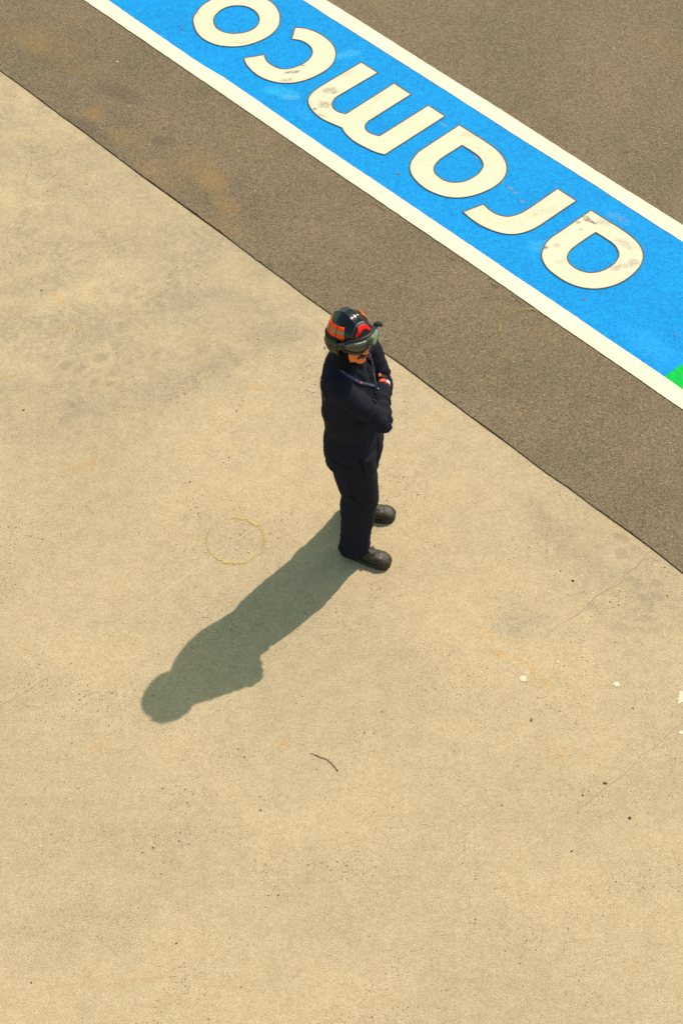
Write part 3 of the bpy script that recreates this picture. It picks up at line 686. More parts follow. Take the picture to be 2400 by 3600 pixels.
b.ball(H(.082, 0, -.062), (.014, .026, .009), hr); b.ball(H(.080, 0, -.076), (.013, .022, .008), hr)
# hands, tucked in: right hand lies against the far upper arm, left hand under the near elbow
def hand(b, wr, d, up, side):
    """d: along the hand, up: back of the hand, side: towards the thumb"""
    d, up = d.normalized(), up.normalized(); side = side.normalized()
    palm = wr+d*.050
    rot = Matrix((d, side, up)).transposed().to_4x4()
    b.ball(palm, (.052, .040, .016), rot); b.limb([wr-d*.02, wr+d*.02], [.025, .026])
    for k, (o, ln) in enumerate(((.030, .070), (.010, .078), (-.010, .073), (-.029, .058))):
        r0 = wr+d*.088+side*o; p1 = r0+d*ln*.45-up*.006; p2 = p1+d*ln*.30-up*.014; p3 = p2+d*ln*.20-up*.018
        b.limb([r0-d*.02, p1, p2, p3], [.0098, .0092, .0086, .0076], 10, 3)
    t0 = wr+d*.030+side*.034; b.limb([t0-side*.012, t0+d*.026+side*.016, t0+d*.052+side*.016-up*.006], [.013, .0105, .009], 10, 3)
hand(b, RW, Vector((.10, 1, -.10)), Vector((.85, -.05, .55)), Vector((-.35, .1, .9)))
hand(b, LW, Vector((-.75, -.12, .50)), Vector((.95, -.3, .2)), Vector((-.1, .1, .95)))
body = b.remesh('body', M['skin'], .0045, 6, person, fac=.45)

# ---- coverall
def fold_noise(p, s, ax):
    q = Vector((p.x*s*ax[0], p.y*s*ax[1], p.z*s*ax[2])); n1 = noise.noise(q); return 1-abs(n1)*2
def seg_t(p, a, c):
    d = c-a; t = (p-a).dot(d)/d.length_squared; q = a+d*max(0, min(1, t)); return t, (p-q).length
def cloth(p, nn):
    v = .0016*noise.noise(p*14)+.0008*noise.noise(p*34)
    z = p.z
    # sleeves: creases round the arm, deepest at the elbow
    for a, c, e in ((RS, RE, 1), (RE, RW, 0), (LS, LE, 1), (LE, LW, 0)):
        t, d = seg_t(p, a, c)
        if -.1 < t < 1.1 and d < .085:
            k = abs(t-(1 if e else 0)); wgt = math.exp(-(k/.75)**2)*max(0, 1-max(0, d-.05)/.035)
            L = (c-a).length; x = t*L
            w_ = noise.noise(p*11)*.03
            v += wgt*(.0075+.009*max(0, noise.noise(p*9+Vector((5, 2, 1)))+.4))*(1-2*abs(((x+w_)/.052) % 1-.5)-.5)
    if z < .95:
        # trouser legs: slanted drags at the knee, stacked folds above the boots
        kn = math.exp(-((z-.48)/.11)**2); st = math.exp(-((z-.12)/.10)**2); se = math.exp(-((z-.80)/.08)**2)
        w_ = p.x*.55+p.y*.35+noise.noise(p*6)*.06
        ir = .35+.9*max(0, noise.noise(p*8+Vector((3, 1, 0)))+.35)
        v += ir*(.0050*kn*math.sin((z*1.0+w_)*2*math.pi/.10)+.0048*st*math.sin((z+w_*1.3)*2*math.pi/.075)+.003*se*math.sin((z+w_)*2*math.pi/.09))
        v += .0050*fold_noise(p, 6, (1.3, 1.3, .30))
    else:
        wst = math.exp(-((z-1.035)/.05)**2)
        v += .0018*wst*math.sin(math.atan2(p.y+.03, p.x)*30+noise.noise(p*9)*5)-.002*math.exp(-((z-1.035)/.012)**2)
        v += .0085*fold_noise(p, 5, (1, 1, .7))-.003+.0035*noise.noise(p*21)
        # the trunk hangs in soft diagonal drags
        v += .003*math.sin((p.z*.8+p.y*.9+noise.noise(p*5)*.07)*2*math.pi/.12)*math.exp(-((z-1.2)/.14)**2)
    return v
c = Blob()
T = [(W(.066, 6.985, .745), .112, .165, -22), (W(.062, 6.985, .79), .134, .186, -22), (W(.060, 6.985, .87), .143, .194, -22), (W(.060, 6.983, .94), .141, .192, -22), (W(.056, 6.978, 1.00), .128, .176, -23), (W(.055, 6.975, 1.035), .122, .169, -23),
     (W(.052, 6.972, 1.08), .131, .178, -21), (W(.043, 6.968, 1.18), .134, .184, -17), (W(.036, 6.966, 1.30), .134, .196, -12), (W(.031, 6.966, 1.40), .126, .196, -12), (W(.025, 6.968, 1.460), .116, .165, -12), (W(.022, 6.970, 1.515), .094, .124, -12), (W(.030, 6.960, 1.548), .068, .086, -12)]
c.rings(T)
def trouser(hp, kn, an, toe):
    c.rings([(hp+Vector((0, 0, .05)), .128, .094, -20), (hp.lerp(kn, .2), .128, .097, -20), (hp.lerp(kn, .42), .120, .096, -20), (hp.lerp(kn, .75), .104, .091, -20), (kn+Vector((.0, 0, .03)), .095, .087, -20), (kn+Vector((-.012, 0, -.03)), .099, .086, -20),
             (kn.lerp(an, .45), .090, .073, toe), (kn.lerp(an, .8), .080, .068, toe), (Vector((an.x+.004, an.y, .085)), .084, .070, toe), (Vector((an.x-.002, an.y, .050)), .084, .070, toe)], n=24, e=2.1)
trouser(RHIP, RKN, RAN, -22); trouser(LHIP, LKN, LAN, -6)
for s_, e_, w_ in ((RS, RE, RW), (LS, LE, LW)):
    kk = 1.0 if s_ is RS else 1.10
    c.limb([s_+(shC-s_)*.25, s_, s_.lerp(e_, .5), e_], [.066, .066*kk, .061*kk, .053])
    c.limb([e_, e_.lerp(w_, .5), e_.lerp(w_, .93)], [.053, .050, .041])
c.limb([W(.10, 6.875, 1.23), RE.lerp(RW, .25)], [.062, .050]); c.limb([W(.12, 6.93, 1.20), LW], [.06, .045])  # first limb: filler added to close a bright hole in the cast shadow
c.limb([W(.030, 6.962, 1.485), RS], [.060, .058]); c.limb([W(.028, 6.975, 1.485), LS], [.062, .064])
cover = c.remesh('coverall', M['navy'], .0055, 3, person, cloth)
bv = BVHTree.FromPolygons([v.co for v in cover.data.vertices], [tuple(p.vertices) for p in cover.data.polygons])

def on_cloth(p, off=.003):
    q, n_, i, d = bv.find_nearest(p); return q+n_*off, n_
def cast(o, d, off=.003):
    h, n_, i, t = bv.ray_cast(o, d, 3)
    return (h+n_*off, n_) if h else (None, None)
def strip_on(name, path, width, mat, parent, off=.004, thick=.0015, mi=None, smooth_it=3):
    """a ribbon of cloth following the coverall along a path"""
    P = resample(path, .006); Q = [on_cloth(p, off) for p in P]
    pts = [q[0] for q in Q]; nn = [q[1] for q in Q]
    for _ in range(smooth_it):
        pts = [pts[0]]+[(pts[i-1]+pts[i]*2+pts[i+1])/4 for i in range(1, len(pts)-1)]+[pts[-1]]
        nn = [nn[0]]+[((nn[i-1]+nn[i]*2+nn[i+1])/4).normalized() for i in range(1, len(nn)-1)]+[nn[-1]]
    vs = []; fs = []; ms = []
    for i, p in enumerate(pts):
        t = (pts[min(i+1, len(pts)-1)]-pts[max(i-1, 0)]).normalized(); s = nn[i].cross(t).normalized()
        vs += [p+s*width/2, p-s*width/2, p-s*width/2-nn[i]*thick, p+s*width/2-nn[i]*thick]
        if i:
            k = 4*(i-1)
            for j in range(4): fs.append((k+j, k+4+j, k+4+(j+1) % 4, k+(j+1) % 4)); ms.append(mi(i) if (mi and j == 0) else 0)
    fs.append((0, 1, 2, 3)); fs.append(tuple(len(vs)-4+j for j in (3, 2, 1, 0))); ms += [0, 0]
    me = bpy.data.meshes.new(name); me.from_pydata(vs, [], fs); me.update()
    o = link(name, me, mat, parent); me.polygons.foreach_set('material_index', ms)
    bm = bmesh.new(); bm.from_mesh(me); bmesh.ops.recalc_face_normals(bm, faces=bm.faces); bm.to_mesh(me); bm.free()
    return o, pts, nn

# zip down the front, pockets, cuffs, back print
uF, lF = frame(-13)
def front(z, l=0.0):
    k = shC.copy(); k.z = z; base = Vector((W(.045, 6.97, 0).x, W(.045, 6.97, 0).y, z)); h, n_ = cast(base+uF*.5+lF*l, -uF, .0); return h
zp = [front(1.49-.02*i) for i in range(0, 33)]; zp = [p for p in zp if p]
strip_on('zip_fly', zp, .030, M['navy'], cover, off=.0030)
strip_on('zipper', zp, .005, M['collar'], cover, off=.0048)
def seam(name, path, w_=.004, mat='hood', off=.0022): return strip_on(name, path, w_, M[mat], cover, off=off)
# chest pocket flaps
for l0 in (.055, -.13):
    top = [front(1.36, l0+.012*k) for k in range(7)]
    if all(top): seam('chest_pocket_flap', top, .035, 'navy', .0045)
# hip pocket: curved black opening on the near side, and the rear pocket line
sd_ = -lF
def side_pt(a, z):
    """point of the trunk or near leg surface at bearing a (degrees, world) and height z"""
    ctr = W(.060, 6.94, z) if z > .8 else RHIP.lerp(RKN, (.86-z)/.36)
    d = Vector((math.cos(R(a)), math.sin(R(a)), 0)); h, n_ = cast(Vector((ctr.x, ctr.y, z))+d*.6, -d, 0); return h
seam('pocket_edge', [side_pt(-170+t*8.5, .955-.070*(t/9)**.7-.012*t/9) for t in range(10)], .006, 'hood', .0022)
seam('pocket_edge', [side_pt(-75+t*1.5, .93-.022*t) for t in range(6)], .005, 'hood', .0022)
seam('pocket_edge', [side_pt(-125+t*5, .63-.004*t*t*.25) for t in range(9)], .005, 'hood', .0022)
seam('side_seam', [side_pt(-105, .80-.03*t) for t in range(9)], .002, 'hood', .0012)
# open collar
def collar():
    vs = []; fs = []; n = 40; base = W(.034, 6.958, 1.530)
    for i in range(n+1):
        a = R(-18)+R(24)+R(312)*i/n; d = Vector((math.cos(a), math.sin(a), 0))
        fr = min(i, n-i)/n*2; op = math.exp(-(fr/.16)**2)
        inner = base+d*.070+Vector((0, 0, -.012)); mid = base+d*(.066+.004*op)+Vector((0, 0, .040-.018*op)); out = base+d*(.080+.034*op)+Vector((0, 0, .022-.048*op)); low = base+d*(.086+.042*op)+Vector((0, 0, .002-.078*op))
        vs += [inner, mid, out, low, low-d*.003-Vector((0, 0, .004)), out-d*.004-Vector((0, 0, .002)), mid+d*.0015-Vector((0, 0, .005)), inner+d*.004]
        if i:
            k = 8*(i-1)
            for j in range(8): fs.append((k+j, k+8+j, k+8+(j+1) % 8, k+(j+1) % 8))
    fs += [tuple(range(8))[::-1], tuple(range(8*n, 8*n+8))]
    me = bpy.data.meshes.new('collar'); me.from_pydata(vs, [], fs); me.update()
    bm = bmesh.new(); bm.from_mesh(me); bmesh.ops.recalc_face_normals(bm, faces=bm.faces); bmesh.ops.bevel(bm, geom=[], offset=0) if False else None; bm.to_mesh(me); bm.free()
    return link('collar', me, M['collar'], cover, True)
collar()
# brown letters across the shoulder blades
def back_text(txt, x0, z0, size, name):
    cu = bpy.data.curves.new('t', 'FONT'); cu.body = txt; cu.size = size; cu.resolution_u = 3
    o = bpy.data.objects.new('t', cu); C.objects.link(o); dg = bpy.context.evaluated_depsgraph_get(); dg.update()
    me = bpy.data.meshes.new_from_object(o.evaluated_get(dg)); bpy.data.objects.remove(o)
    bm = bmesh.new(); bm.from_mesh(me)
    bmesh.ops.triangulate(bm, faces=bm.faces); bmesh.ops.subdivide_edges(bm, edges=[e for e in bm.edges if e.calc_length() > size*.2], cuts=2)
    for v in bm.verts:
        l = -(v.co.x+x0); z = z0+v.co.y; o_ = Vector((W(.03, 6.965, 0).x, W(.03, 6.965, 0).y, z))-uF*.5+lF*l
        h, n_ = cast(o_, uF, .0030)
        if h: v.co = h
    me2 = bpy.data.meshes.new(name); bm.to_mesh(me2); bm.free(); return link(name, me2, M['reflect'], cover)
back_text('VER', -.015, 1.345, .10, 'back_print')
# cuffs
for nm, e_, w_ in (('cuff', RE, RW), ('cuff', LE, LW)):
    d = (w_-e_).normalized(); vs, fs = tube([e_.lerp(w_, .84), e_.lerp(w_, .86), e_.lerp(w_, 1.0), e_.lerp(w_, 1.01)], [.038, .0435, .041, .034], 24)
    mesh(nm, vs, fs, M['navy'], cover, True)
# wristband on the near wrist, watch on the far one
d = (RW-RE).normalized(); up_ = Vector((1, 0, .25)); up_ = (up_-d*up_.dot(d)).normalized(); sb = d.cross(up_)
def arc_band(name, c0, r, wd, a0, a1, mat, th=.003):
    vs = []; fs = []; n = 20
    for i in range(n+1):
        a = R(a0+(a1-a0)*i/n); q = up_*math.cos(a)+sb*math.sin(a)
        for rr, s_ in ((r, -1), (r+th, -1), (r+th, 1), (r, 1)): vs.append(c0+q*rr+d*s_*wd/2)
        if i: k = 4*(i-1); fs += [(k+j, k+4+j, k+4+(j+1) % 4, k+(j+1) % 4) for j in range(4)]
    fs += [(3, 2, 1, 0), (4*n, 4*n+1, 4*n+2, 4*n+3)]
    return mesh(name, vs, fs, mat, person, True)
c0 = RW+d*.012
wb = arc_band('wristband', c0, .040, .020, -75, 75, M['bandred'])
w2 = arc_band('band_label', c0, .0432, .0165, -38, 28, M['bandwhite'], .0012); w2.parent = wb
w3 = arc_band('watch', RW+d*.045, .028, .022, -180, 180, M['rubber'])

# ---- lanyard
def pr(i):
    k = i % 15
    return 2 if k in (13,) else (1 if k in (2, 3, 4, 5, 8, 9, 10) else 0)
LV = front(1.325, .012)
la = [W(-.008, 6.920, 1.500), W(.010, 6.905, 1.475), W(.05, 6.88, 1.45), W(.10, 6.885, 1.42), LV+Vector((0, 0, .006))]
lb = [W(.04, 7.05, 1.50), W(.085, 7.03, 1.49), W(.12, 6.995, 1.465), W(.145, 6.965, 1.42), LV+Vector((0, 0, .010))]
lan, pa, na = strip_on('lanyard', la, .017, M['lany'], person, off=.0085, smooth_it=10)
lan2, pb, nb_ = strip_on('lanyard_strap', lb, .017, M['lany'], lan, off=.0110, smooth_it=10)
def dashes(pts, nn, parent, ph):
    i = ph
    while i < len(pts)-4:
        red = (i//3) % 5 == 4
        vs = []; t = (pts[i+2]-pts[i]).normalized(); s = nn[i].cross(t).normalized(); wd = .009 if red else .0022
        b0, b1 = pts[i]+nn[i]*.0012, pts[i+2]+nn[i+2]*.0012
        vs = [b0+s*wd/2, b0-s*wd/2, b1-s*wd/2, b1+s*wd/2]
        f = (0, 1, 2, 3)
        o = mesh('lanyard_print', vs, [f], M['lanyred' if red else 'lanyprint'], parent)
        if o.data.polygons[0].normal.dot(nn[i]) < 0: o.data.flip_normals()
        i += 3
dashes(pa, na, lan, 4); dashes(pb, nb_, lan, 3)
hk = front(1.31, .012); bk = Blob(); bk.ball(hk+uF*.014, (.006, .006, .009)); mesh('lanyard_clip', bk.v, bk.f, M['steel'], lan, True)

# ---- head gear
def HM(name, vs, fs, mat, parent, smooth=True, inv=True):
    me = bpy.data.meshes.new(name); me.from_pydata([HEAD @ Vector(v) for v in vs], [], fs); me.update()
    bm = bmesh.new(); bm.from_mesh(me); bmesh.ops.recalc_face_normals(bm, faces=bm.faces); bm.to_mesh(me); bm.free()
    return link(name, me, mat, parent, smooth)
def shell_pt(az, el, off=0.0):
    """helmet surface; az 0 = forehead, +90 = wearer's left; el 0 = rim, 90 = crown"""
    a, e = R(az), R(el); ca, sa = math.cos(a), math.sin(a)
    rx, ry, rz = (.116 if ca > 0 else .124), .099, .136
    ce, se = math.cos(e), math.sin(e)
    x, y, z = rx*ca*ce, ry*sa*ce, rz*se
    # raised comb: two ridges running over the crown from the forehead to the back
    r = 0
    if se > .1:
        for yy in (.022, -.022): r += .0050*math.exp(-((y-yy)/.0065)**2)
        r += .0030*math.exp(-((abs(y)-.070)/.008)**2)*(1 if se > .3 else 0)
        r *= min(1, (se-.1)/.35)
    n_ = Vector((x/rx**2, y/ry**2, z/rz**2)).normalized()
    p = Vector((x-.006, y, z+.028-.020*max(0, -ca)*(1-se)))+n_*(r+off)
    return p, n_
def shell_grid(name, az0, az1, el0, el1, off, th, mat, parent, na=12, ne=6, wrap=False, elf=None):
    vs = []; fs = []
    for i in range(na+1):
        az = az0+(az1-az0)*i/na
        e0, e1 = (elf(az) if elf else (el0, el1))
        for j in range(ne+1): vs.append(shell_pt(az, e0+(e1-e0)*j/ne, off)[0])
    m = len(vs)
    if th:
        for i in range(na+1):
            az = az0+(az1-az0)*i/na; e0, e1 = (elf(az) if elf else (el0, el1))
            for j in range(ne+1): vs.append(shell_pt(az, e0+(e1-e0)*j/ne, off-th)[0])
    q = ne+1
    for i in range(na):
        for j in range(ne): fs.append((i*q+j, (i+1)*q+j, (i+1)*q+j+1, i*q+j+1)); th and fs.append((m+i*q+j, m+i*q+j+1, m+(i+1)*q+j+1, m+(i+1)*q+j))
        if th: fs.append((i*q, m+i*q, m+(i+1)*q, (i+1)*q)); fs.append((i*q+ne, (i+1)*q+ne, m+(i+1)*q+ne, m+i*q+ne))
    if th:
        for j in range(ne): fs.append((j, j+1, m+j+1, m+j)); fs.append((na*q+j, m+na*q+j, m+na*q+j+1, na*q+j+1))
    return HM(name, vs, fs, mat, parent)
# shell with rolled brim
vs = []; fs = []; na = 144; els = [0, 3, 7, 12, 18, 24, 30, 36, 42, 48, 54, 60, 65, 70, 75, 80, 84, 87]
for i in range(na):
    az = 360*i/na; a = R(az); p0, n0 = shell_pt(az, 0); d = Vector((n0.x, n0.y, 0)).normalized(); br = .010+.010*max(0, math.cos(a))**2
    vs += [p0-d*.010+Vector((0, 0, -.004)), p0+d*br*.7+Vector((0, 0, -.013)), p0+d*br+Vector((0, 0, -.011)), p0+d*br+Vector((0, 0, -.007)), p0+d*br*.35+Vector((0, 0, .000))]
    for e in els: vs.append(shell_pt(az, e+2)[0])
q = 5+len(els)
vs.append(shell_pt(0, 90)[0])
for i in range(na):
    k = (i+1) % na
    for j in range(q-1): fs.append((i*q+j, k*q+j, k*q+j+1, i*q+j+1))
    fs.append((i*q+q-1, k*q+q-1, len(vs)-1))
helmet = HM('helmet', vs, fs, M['shell'], person)
# reflective patches: three tiles a side, each orange with a grey centre stripe
for side in (-1, 1):
    for (a0, a1, a2, a3) in ((58, 82, 61, 84), (84.5, 112, 86.5, 114), (114.5, 140, 116.5, 138)):
        for (e0, e1, mt, nm) in (((14, 23, 'orange', 'orange_sticker'), (23, 31, 'silver', 'grey_sticker'), (31, 41, 'orange', 'orange_sticker')) if side < 0 else ((18, 28, 'orange', 'orange_sticker'), (28, 36, 'silver', 'grey_sticker'), (36, 49, 'orange', 'orange_sticker'))):
            shell_grid(nm, side*a0, side*a1, e0, e1, .0022, .0016, M[mt], helmet, 8, 3)
# front badge plate: grey-edged black frame with a red arch
def fr_el(lo, hi): return lambda az: (lo, hi*(1-(abs(az)/46)**2.6)+lo*(abs(az)/46)**2.6)
shell_grid('badge_edging', -45, 45, 2, 46, .0075, .006, M['greyedge'], helmet, 24, 6, elf=fr_el(1, 47))
shell_grid('badge_frame', -42, 42, 2, 44, .0095, .006, M['rubber'], helmet, 24, 6, elf=fr_el(1, 44))
def arch(az): t = (abs(az)/38)**2.4; return (20*(1-t)+4*t-6*t, 39*(1-t)+6*t)
shell_grid('red_badge', -32, 32, 0, 0, .0112, .004, M['redm'], helmet, 24, 5, elf=lambda az: (30-24*(abs(az)/32)**1.8, 39.5-28*(abs(az)/32)**2.6))
shell_grid('small_red_sticker', -62, -56, 1.5, 6, .002, .0015, M['redm'], helmet, 3, 2)
shell_grid('small_red_sticker', -54, -50.5, 1.5, 6, .002, .0015, M['redm'], helmet, 3, 2)
# neck flap: stiff leather curtain flaring out behind, narrower over the ears
vs = []; fs = []; n = 44
for i in range(n+1):
    az = 78+204*i/n; a = R(az); back = max(0, -math.cos(a)); p, n0 = shell_pt(az, 2); d = Vector((n0.x, n0.y, 0)).normalized()
    prof = [(.003, .020), (.006+.009*back, -.008), (.008+.017*back, -.035), (.006+.016*back, -.062), (-.004+.010*back, -.084)]
    wv_ = .003*math.sin(i*.9)
    for o_, z_ in prof: vs.append(p+d*(o_+wv_*(-z_*10))+Vector((0, 0, z_)))
    for o_, z_ in prof[::-1]: vs.append(p+d*(o_+wv_*(-z_*10)-.004)+Vector((0, 0, z_)))
    if i: k = 10*(i-1); fs += [(k+j, k+10+j, k+10+(j+1) % 10, k+(j+1) % 10) for j in range(10)]
fs += [tuple(range(10)), tuple(range(10*n, 10*n+10))[::-1]]
flap = HM('neck_flap', vs, fs, M['flapm'], helmet)
def ring(name, c, nrm, r, t, mat, parent, hd=True):
    up_ = nrm.orthogonal().normalized(); s_ = nrm.cross(up_); P = [c+(up_*math.cos(2*math.pi*i/20)+s_*math.sin(2*math.pi*i/20))*r for i in range(20)]
    vs = []; fs = []
    for i, p in enumerate(P):
        o_ = (p-c).normalized()
        for j in range(6): a = 2*math.pi*j/6; vs.append(p+(o_*math.cos(a)+nrm*math.sin(a))*t)
    for i in range(20):
        for j in range(6): fs.append((i*6+j, ((i+1) % 20)*6+j, ((i+1) % 20)*6+(j+1) % 6, i*6+(j+1) % 6))
    return HM(name, vs, fs, mat, parent)
rp, rn = shell_pt(-118, 2); rd = Vector((rn.x, rn.y, 0)).normalized(); rc = rp+rd*.0275+Vector((0, 0, -.056))
ring('brass_eyelet', rc, rd, .0085, .0018, M['brass'], helmet)
vs, fs = tube([rc, rc+rd*.003], [.0042, .003], 12); HM('stud', vs, fs, M['brass'], helmet)
# knitted hood between helmet and collar, open round the face
hb = []; fs = []; n = 48; m = 9
for i in range(n+1):
    az = 50+260*i/n; a = R(az)
    for j in range(m+1):
        t = j/m; z = .030-.185*t; rx = .100-.030*math.sin(t*math.pi*.9)+.012*t; ry = .084-.018*t+.028*max(0, t-.6)
        open_ = 1+.0*t; hb.append(Vector((rx*math.cos(a)*1.0-.010-.006*t, ry*math.sin(a), z)))
for i in range(n):
    for j in range(m): k = i*(m+1)+j; fs.append((k, k+m+1, k+m+2, k+1))
hood = HM('hood', hb, fs, M['hood'], person)
sm = hood.modifiers.new('thickness', 'SOLIDIFY'); sm.thickness = .004

# goggles on the helmet front
GX = .115
def gog(az, z, off=0.0):
    a = R(az); lean = 1-.10*max(0, z-.0)/.08
    x = (GX+off)*math.cos(a)*lean+.004; y = (.099+off)*math.sin(a)
    return Vector((x, y, z+.031))
def gz(az):
    """lower and upper edge of the lens"""
    t = abs(az)/58; nose = .026*math.exp(-(az/11)**2)
    return (-.030+.020*t**3+nose*1.0, .040-.020*t**3)
vs = []; fs = []; na_, nz = 56, 10
for i in range(na_+1):
    az = -58+116*i/na_; lo, hi = gz(az)
    for j in range(nz+1): t = j/nz; vs.append(gog(az, lo+(hi-lo)*t, .020+.005*math.sin(t*math.pi)))
for i in range(na_):
    for j in range(nz): k = i*(nz+1)+j; fs.append((k, k+nz+1, k+nz+2, k+1))
# frame: rubber tube all round the lens plus a skirt towards the face
loop = [(-58+116*i/40, gz(-58+116*i/40)[0]) for i in range(41)]+[(58, .5*sum(gz(58)))]+[(58-116*i/40, gz(58-116*i/40)[1]) for i in range(41)]+[(-58, .5*sum(gz(58)))]
fv = []; ff = []
for i, (az, z) in enumerate(loop):
    up = z-.006; cz = .006; s_ = 1 if z > cz else -1
    for (o_, dz) in ((.0235, -.002*s_), (.0238, .003*s_), (.016, .0060*s_), (-.002, .0065*s_), (-.004, .002*s_), (.012, -.002*s_)): fv.append(gog(az*(1+.0), z+dz, o_))
    k = i*6; k2 = ((i+1) % len(loop))*6
    for j in range(6): ff.append((k+j, k2+j, k2+(j+1) % 6, k+(j+1) % 6))
goggles = HM('goggles', fv, ff, M['rubber'], person)
lens = HM('goggle_lens', [v for v in vs], fs, None, goggles)
# lens keeps its own axes so that the painted reflections follow it
lens.data.materials.clear(); lens.data.materials.append(M['lens'])
lens.data.transform(HEAD.inverted()); lens.matrix_local = HEAD
# pale printed strip on the lens: three worn dashes
for a0, a1 in ((-34, -30.5), (-29, -17.5), (-16, -8)):
    vv = []; kk = 6
    for i in range(kk+1):
        az = a0+(a1-a0)*i/kk; vv += [gog(az, .0245, .0262), gog(az, .0305, .0258)]
    HM('lens_print', vv, [(2*i, 2*i+2, 2*i+3, 2*i+1) for i in range(kk)], M['bandwhite'], goggles, False)
# elastic strap round the helmet and its buckles
vs = []; fs = []
for i in range(61):
    az = 56+248*i/60; p, n0 = shell_pt(az, 3, .006); d = Vector((n0.x, n0.y, 0)).normalized()
    t = min(1, min(i, 60-i)/6); z0 = .004-.020*t; g = gog(az if az < 180 else az-360, .006, .012) if t < 1 else p
    pc = (g.lerp(p, t) if t < 1 else p)+d*.006
    zc = .006*(1-t)+(p.z+.002)*t
    vs += [Vector((pc.x, pc.y, zc+.011)), Vector((pc.x, pc.y, zc-.011)), Vector((pc.x, pc.y, zc-.011))-d*.003, Vector((pc.x, pc.y, zc+.011))-d*.003]
    if i: k = 4*(i-1); fs += [(k+j, k+4+j, k+4+(j+1) % 4, k+(j+1) % 4) for j in range(4)]
fs += [(0, 1, 2, 3), (240, 241, 242, 243)]
HM('goggle_strap', vs, fs, M['strap'], goggles)
for s_ in (1, -1):
    bb = Blob(); q_ = gog(s_*62, .012, .020); bb.ball(q_, (.014, .010, .014)); bb.ball(q_+Vector((-.010, .010*s_, .004)), (.012, .008, .010))
    if s_ == 1: bb.limb([q_+Vector((0, .004, .006)), q_+Vector((.006, .016, .014)), q_+Vector((.010, .028, .004))], [.013, .014, .012], 10, 3)
    HM('strap_buckle', bb.v, bb.f, M['strap'], goggles)
# sunglasses below the goggles, wrap-around
sg = []; fs = []; n = 30; m = 6
sunglasses = None
for s_ in (1, -1):
    vs = []; fs = []
    for i in range(n+1):
        u_ = i/n; az = s_*(6+58*u_); a = R(az)
        hi = .022-.004*u_; lo = -.026*math.sin(math.pi*min(1, .22+u_*.72))**.6+.004
        for j in range(m+1):
            z = lo+(hi-lo)*j/m; bulge = .004*math.sin(math.pi*j/m)
            vs.append(Vector(((.101+bulge)*math.cos(a)+.004, (.083+bulge)*math.sin(a), z-.015)))
    for i in range(n):
        for j in range(m): k = i*(m+1)+j; fs.append((k, k+m+1, k+m+2, k+1))
    o = HM('sunglasses' if sunglasses is None else 'sunglass_lens', vs, fs, M['lensdark'], person if sunglasses is None else sunglasses)
    o.modifiers.new('thickness', 'SOLIDIFY').thickness = .0022
    sunglasses = sunglasses or o
vs, fs = tube([Vector((.103, .010, .002)), Vector((.108, 0, .005)), Vector((.103, -.010, .002))], [.003, .003, .003], 8); HM('bridge', vs, fs, M['rubber'], sunglasses)
for s_ in (1, -1):
    vs, fs = tube([Vector((.045, .074*s_, .004)), Vector((.0, .082*s_, .006)), Vector((-.03, .084*s_, -.004))], [.0025, .0022, .002], 8); HM('temple_arm', vs, fs, M['rubber'], sunglasses)
# moustache
mb = Blob()
for s_ in (1, -1): mb.limb([Vector((.098, .001*s_, -.052)), Vector((.096, .013*s_, -.054)), Vector((.087, .027*s_, -.061)), Vector((.077, .034*s_, -.072))], [.0066, .0070, .0058, .0030], 10, 4)
HM('moustache', mb.v, mb.f, M['hair'], person)
lp = Blob(); lp.ball((.0920, 0, -.0660), (.0062, .018, .0032)); lp.ball((.0900, 0, -.0740), (.0062, .016, .0036)); HM('lips', lp.v, lp.f, M['lip'], body)

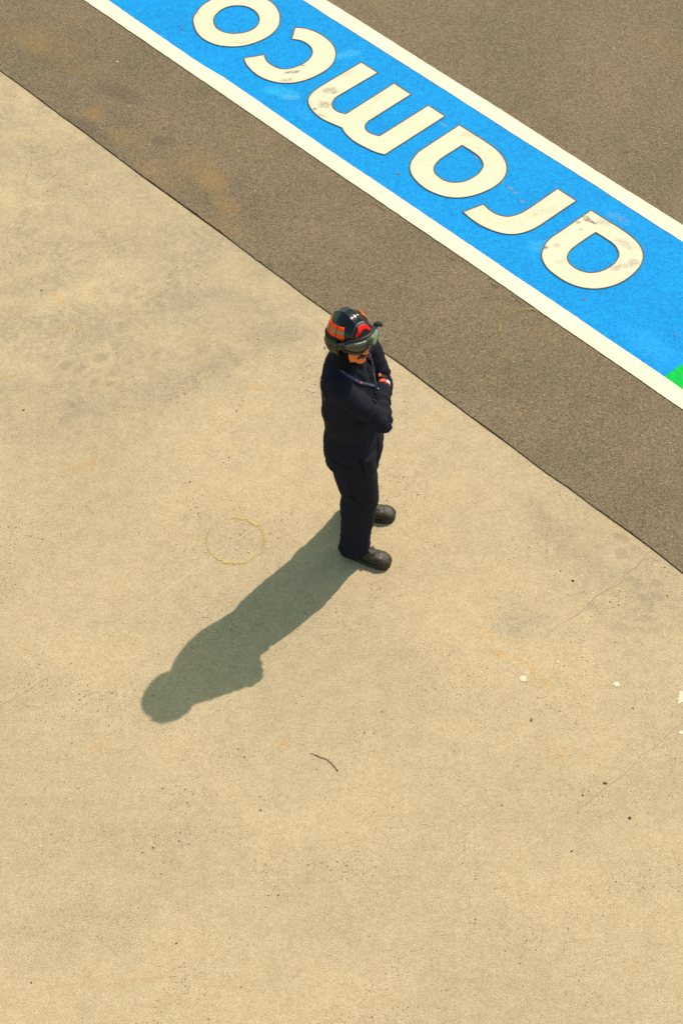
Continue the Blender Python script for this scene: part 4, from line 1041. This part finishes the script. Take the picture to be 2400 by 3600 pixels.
# ---- boots
def boot(ankle, ang, nm):
    u_, l_ = frame(ang); o = Vector((ankle.x, ankle.y, 0))-u_*.075
    def pt(x, y, z): return o+u_*x+l_*y+Vector((0, 0, z))
    # (x along the foot, half width, top height, toe-ness)
    sec = [(.000, .026, .075), (.012, .033, .092), (.035, .036, .110), (.070, .037, .118), (.105, .038, .112), (.135, .041, .098), (.160, .044, .086), (.185, .0475, .077), (.210, .050, .073), (.235, .051, .070), (.260, .0485, .064), (.278, .042, .055), (.292, .030, .043), (.299, .016, .032)]
    n = 22; vs = []; fs = []
    for x, hw, top in sec:
        for j in range(n):
            t = math.pi*j/(n-1); cx = math.cos(t); sn = math.sin(t)
            y = hw*math.copysign(abs(cx)**.72, cx); z = .022+(top-.022)*abs(sn)**.78
            vs.append(pt(x, y, z))
    for i in range(len(sec)-1):
        for j in range(n-1): a = i*n+j; fs.append((a, a+n, a+n+1, a+1))
        fs.append((i*n, i*n+n-1, (i+1)*n+n-1, (i+1)*n))
    fs.append(tuple(range(n))); fs.append(tuple(range(len(vs)-n, len(vs)))[::-1])
    me = bpy.data.meshes.new(nm); me.from_pydata(vs, [], fs); me.update()
    bm = bmesh.new(); bm.from_mesh(me); bmesh.ops.recalc_face_normals(bm, faces=bm.faces); bm.to_mesh(me); bm.free()
    bo = link(nm, me, M['boot'], person, True); s2 = bo.modifiers.new('sub', 'SUBSURF'); s2.levels = s2.render_levels = 1
    # toe cap, a shell over the front
    vs = []; fs = []; tc = [s for s in sec if s[0] >= .23]
    for x, hw, top in tc:
        for j in range(n):
            t = math.pi*j/(n-1); cx = math.cos(t); sn = math.sin(t); g = .0032 if x < .29 else .004
            vs.append(pt(x+(.002 if x > .28 else 0), (hw+g)*math.copysign(abs(cx)**.72, cx), .022+(top+g-.022)*abs(sn)**.78))
    for i in range(len(tc)-1):
        for j in range(n-1): a = i*n+j; fs.append((a, a+n, a+n+1, a+1))
    fs.append(tuple(range(len(vs)-n, len(vs)))[::-1])
    tcap = mesh('toe_cap', vs, fs, M['boottoe'], bo, True)
    if tcap.data.polygons[8].normal.z < 0: tcap.data.flip_normals()
    # sole: outline slab with a heel block
    out = []
    for x, hw, _ in sec: out.append((x-.004 if x < .02 else x+(.004 if x > .28 else 0), hw+.004))
    ol = [pt(x, y, 0) for x, y in out]+[pt(x, -y, 0) for x, y in out[::-1]]; k = len(ol)
    for i in range(2):
        ol = [(ol[i-1]+ol[i]*2+ol[(i+1) % k])/4 for i in range(k)]
    def slab(zz): return [Vector((p.x, p.y, zz)) for p in ol]
    vs = slab(.001)+slab(.013)+slab(.028); fs = [tuple(range(k))[::-1], tuple(range(2*k, 3*k))]
    for r_ in range(2):
        for i in range(k): fs.append((r_*k+i, r_*k+(i+1) % k, (r_+1)*k+(i+1) % k, (r_+1)*k+i))
    me = bpy.data.meshes.new('sole'); me.from_pydata(vs, [], fs); me.update()
    bm = bmesh.new(); bm.from_mesh(me); bmesh.ops.recalc_face_normals(bm, faces=bm.faces); bm.to_mesh(me); bm.free(); link('sole', me, M['sole'], bo)
    # tongue and laces on the instep
    def instep(x, y): 
        for (x0, h0, t0), (x1, h1, t1) in zip(sec, sec[1:]):
            if x0 <= x <= x1: f = (x-x0)/(x1-x0); top = t0+(t1-t0)*f; hw = h0+(h1-h0)*f; break
        else: top, hw = .08, .04
        c_ = min(1, (abs(y)/hw))**(1/.72); return .022+(top-.022)*max(0, 1-c_*c_)**.39
    vs = []; fs = []
    for i in range(9):
        x = .112+.098*i/8; w_ = .020-.004*(i/8)
        for y in (-w_, -w_*.5, 0, w_*.5, w_): vs.append(pt(x, y, instep(x, y)+.004))
        if i: k0 = 5*(i-1); fs += [(k0+j, k0+5+j, k0+6+j, k0+1+j) for j in range(4)]
    tg = mesh('tongue', vs, fs, M['sole'], bo, True); tg.modifiers.new('t', 'SOLIDIFY').thickness = .004
    for i in range(4):
        x = .140+.020*i; w_ = .024-.001*i; s_ = 1 if i % 2 else -1
        P = [pt(x+.006*s_*(q-2)/2, w_*(q-2)/2, instep(x, w_*(q-2)/2)+.0075) for q in range(5)]
        v_, f_ = tube(P, [.0032]*5, 6); mesh('lace', v_, f_, M['lace'], bo, True)
    for s_ in (1, -1):
        P = [pt(.165, 0, instep(.165, 0)+.012), pt(.178, .014*s_, instep(.175, .01)+.019), pt(.192, .028*s_, instep(.19, .02)+.012), pt(.176, .034*s_, instep(.18, .03)+.008)]
        v_, f_ = tube(P, [.0032]*4, 6); mesh('lace', v_, f_, M['lace'], bo, True)
    return bo
boot(Vector((W(.064, 6.905, 0).x, W(.064, 6.905, 0).y, 0)), -22, 'boot')
boot(Vector((W(.082, 7.195, 0).x, W(.082, 7.195, 0).y, 0)), -8, 'boot')
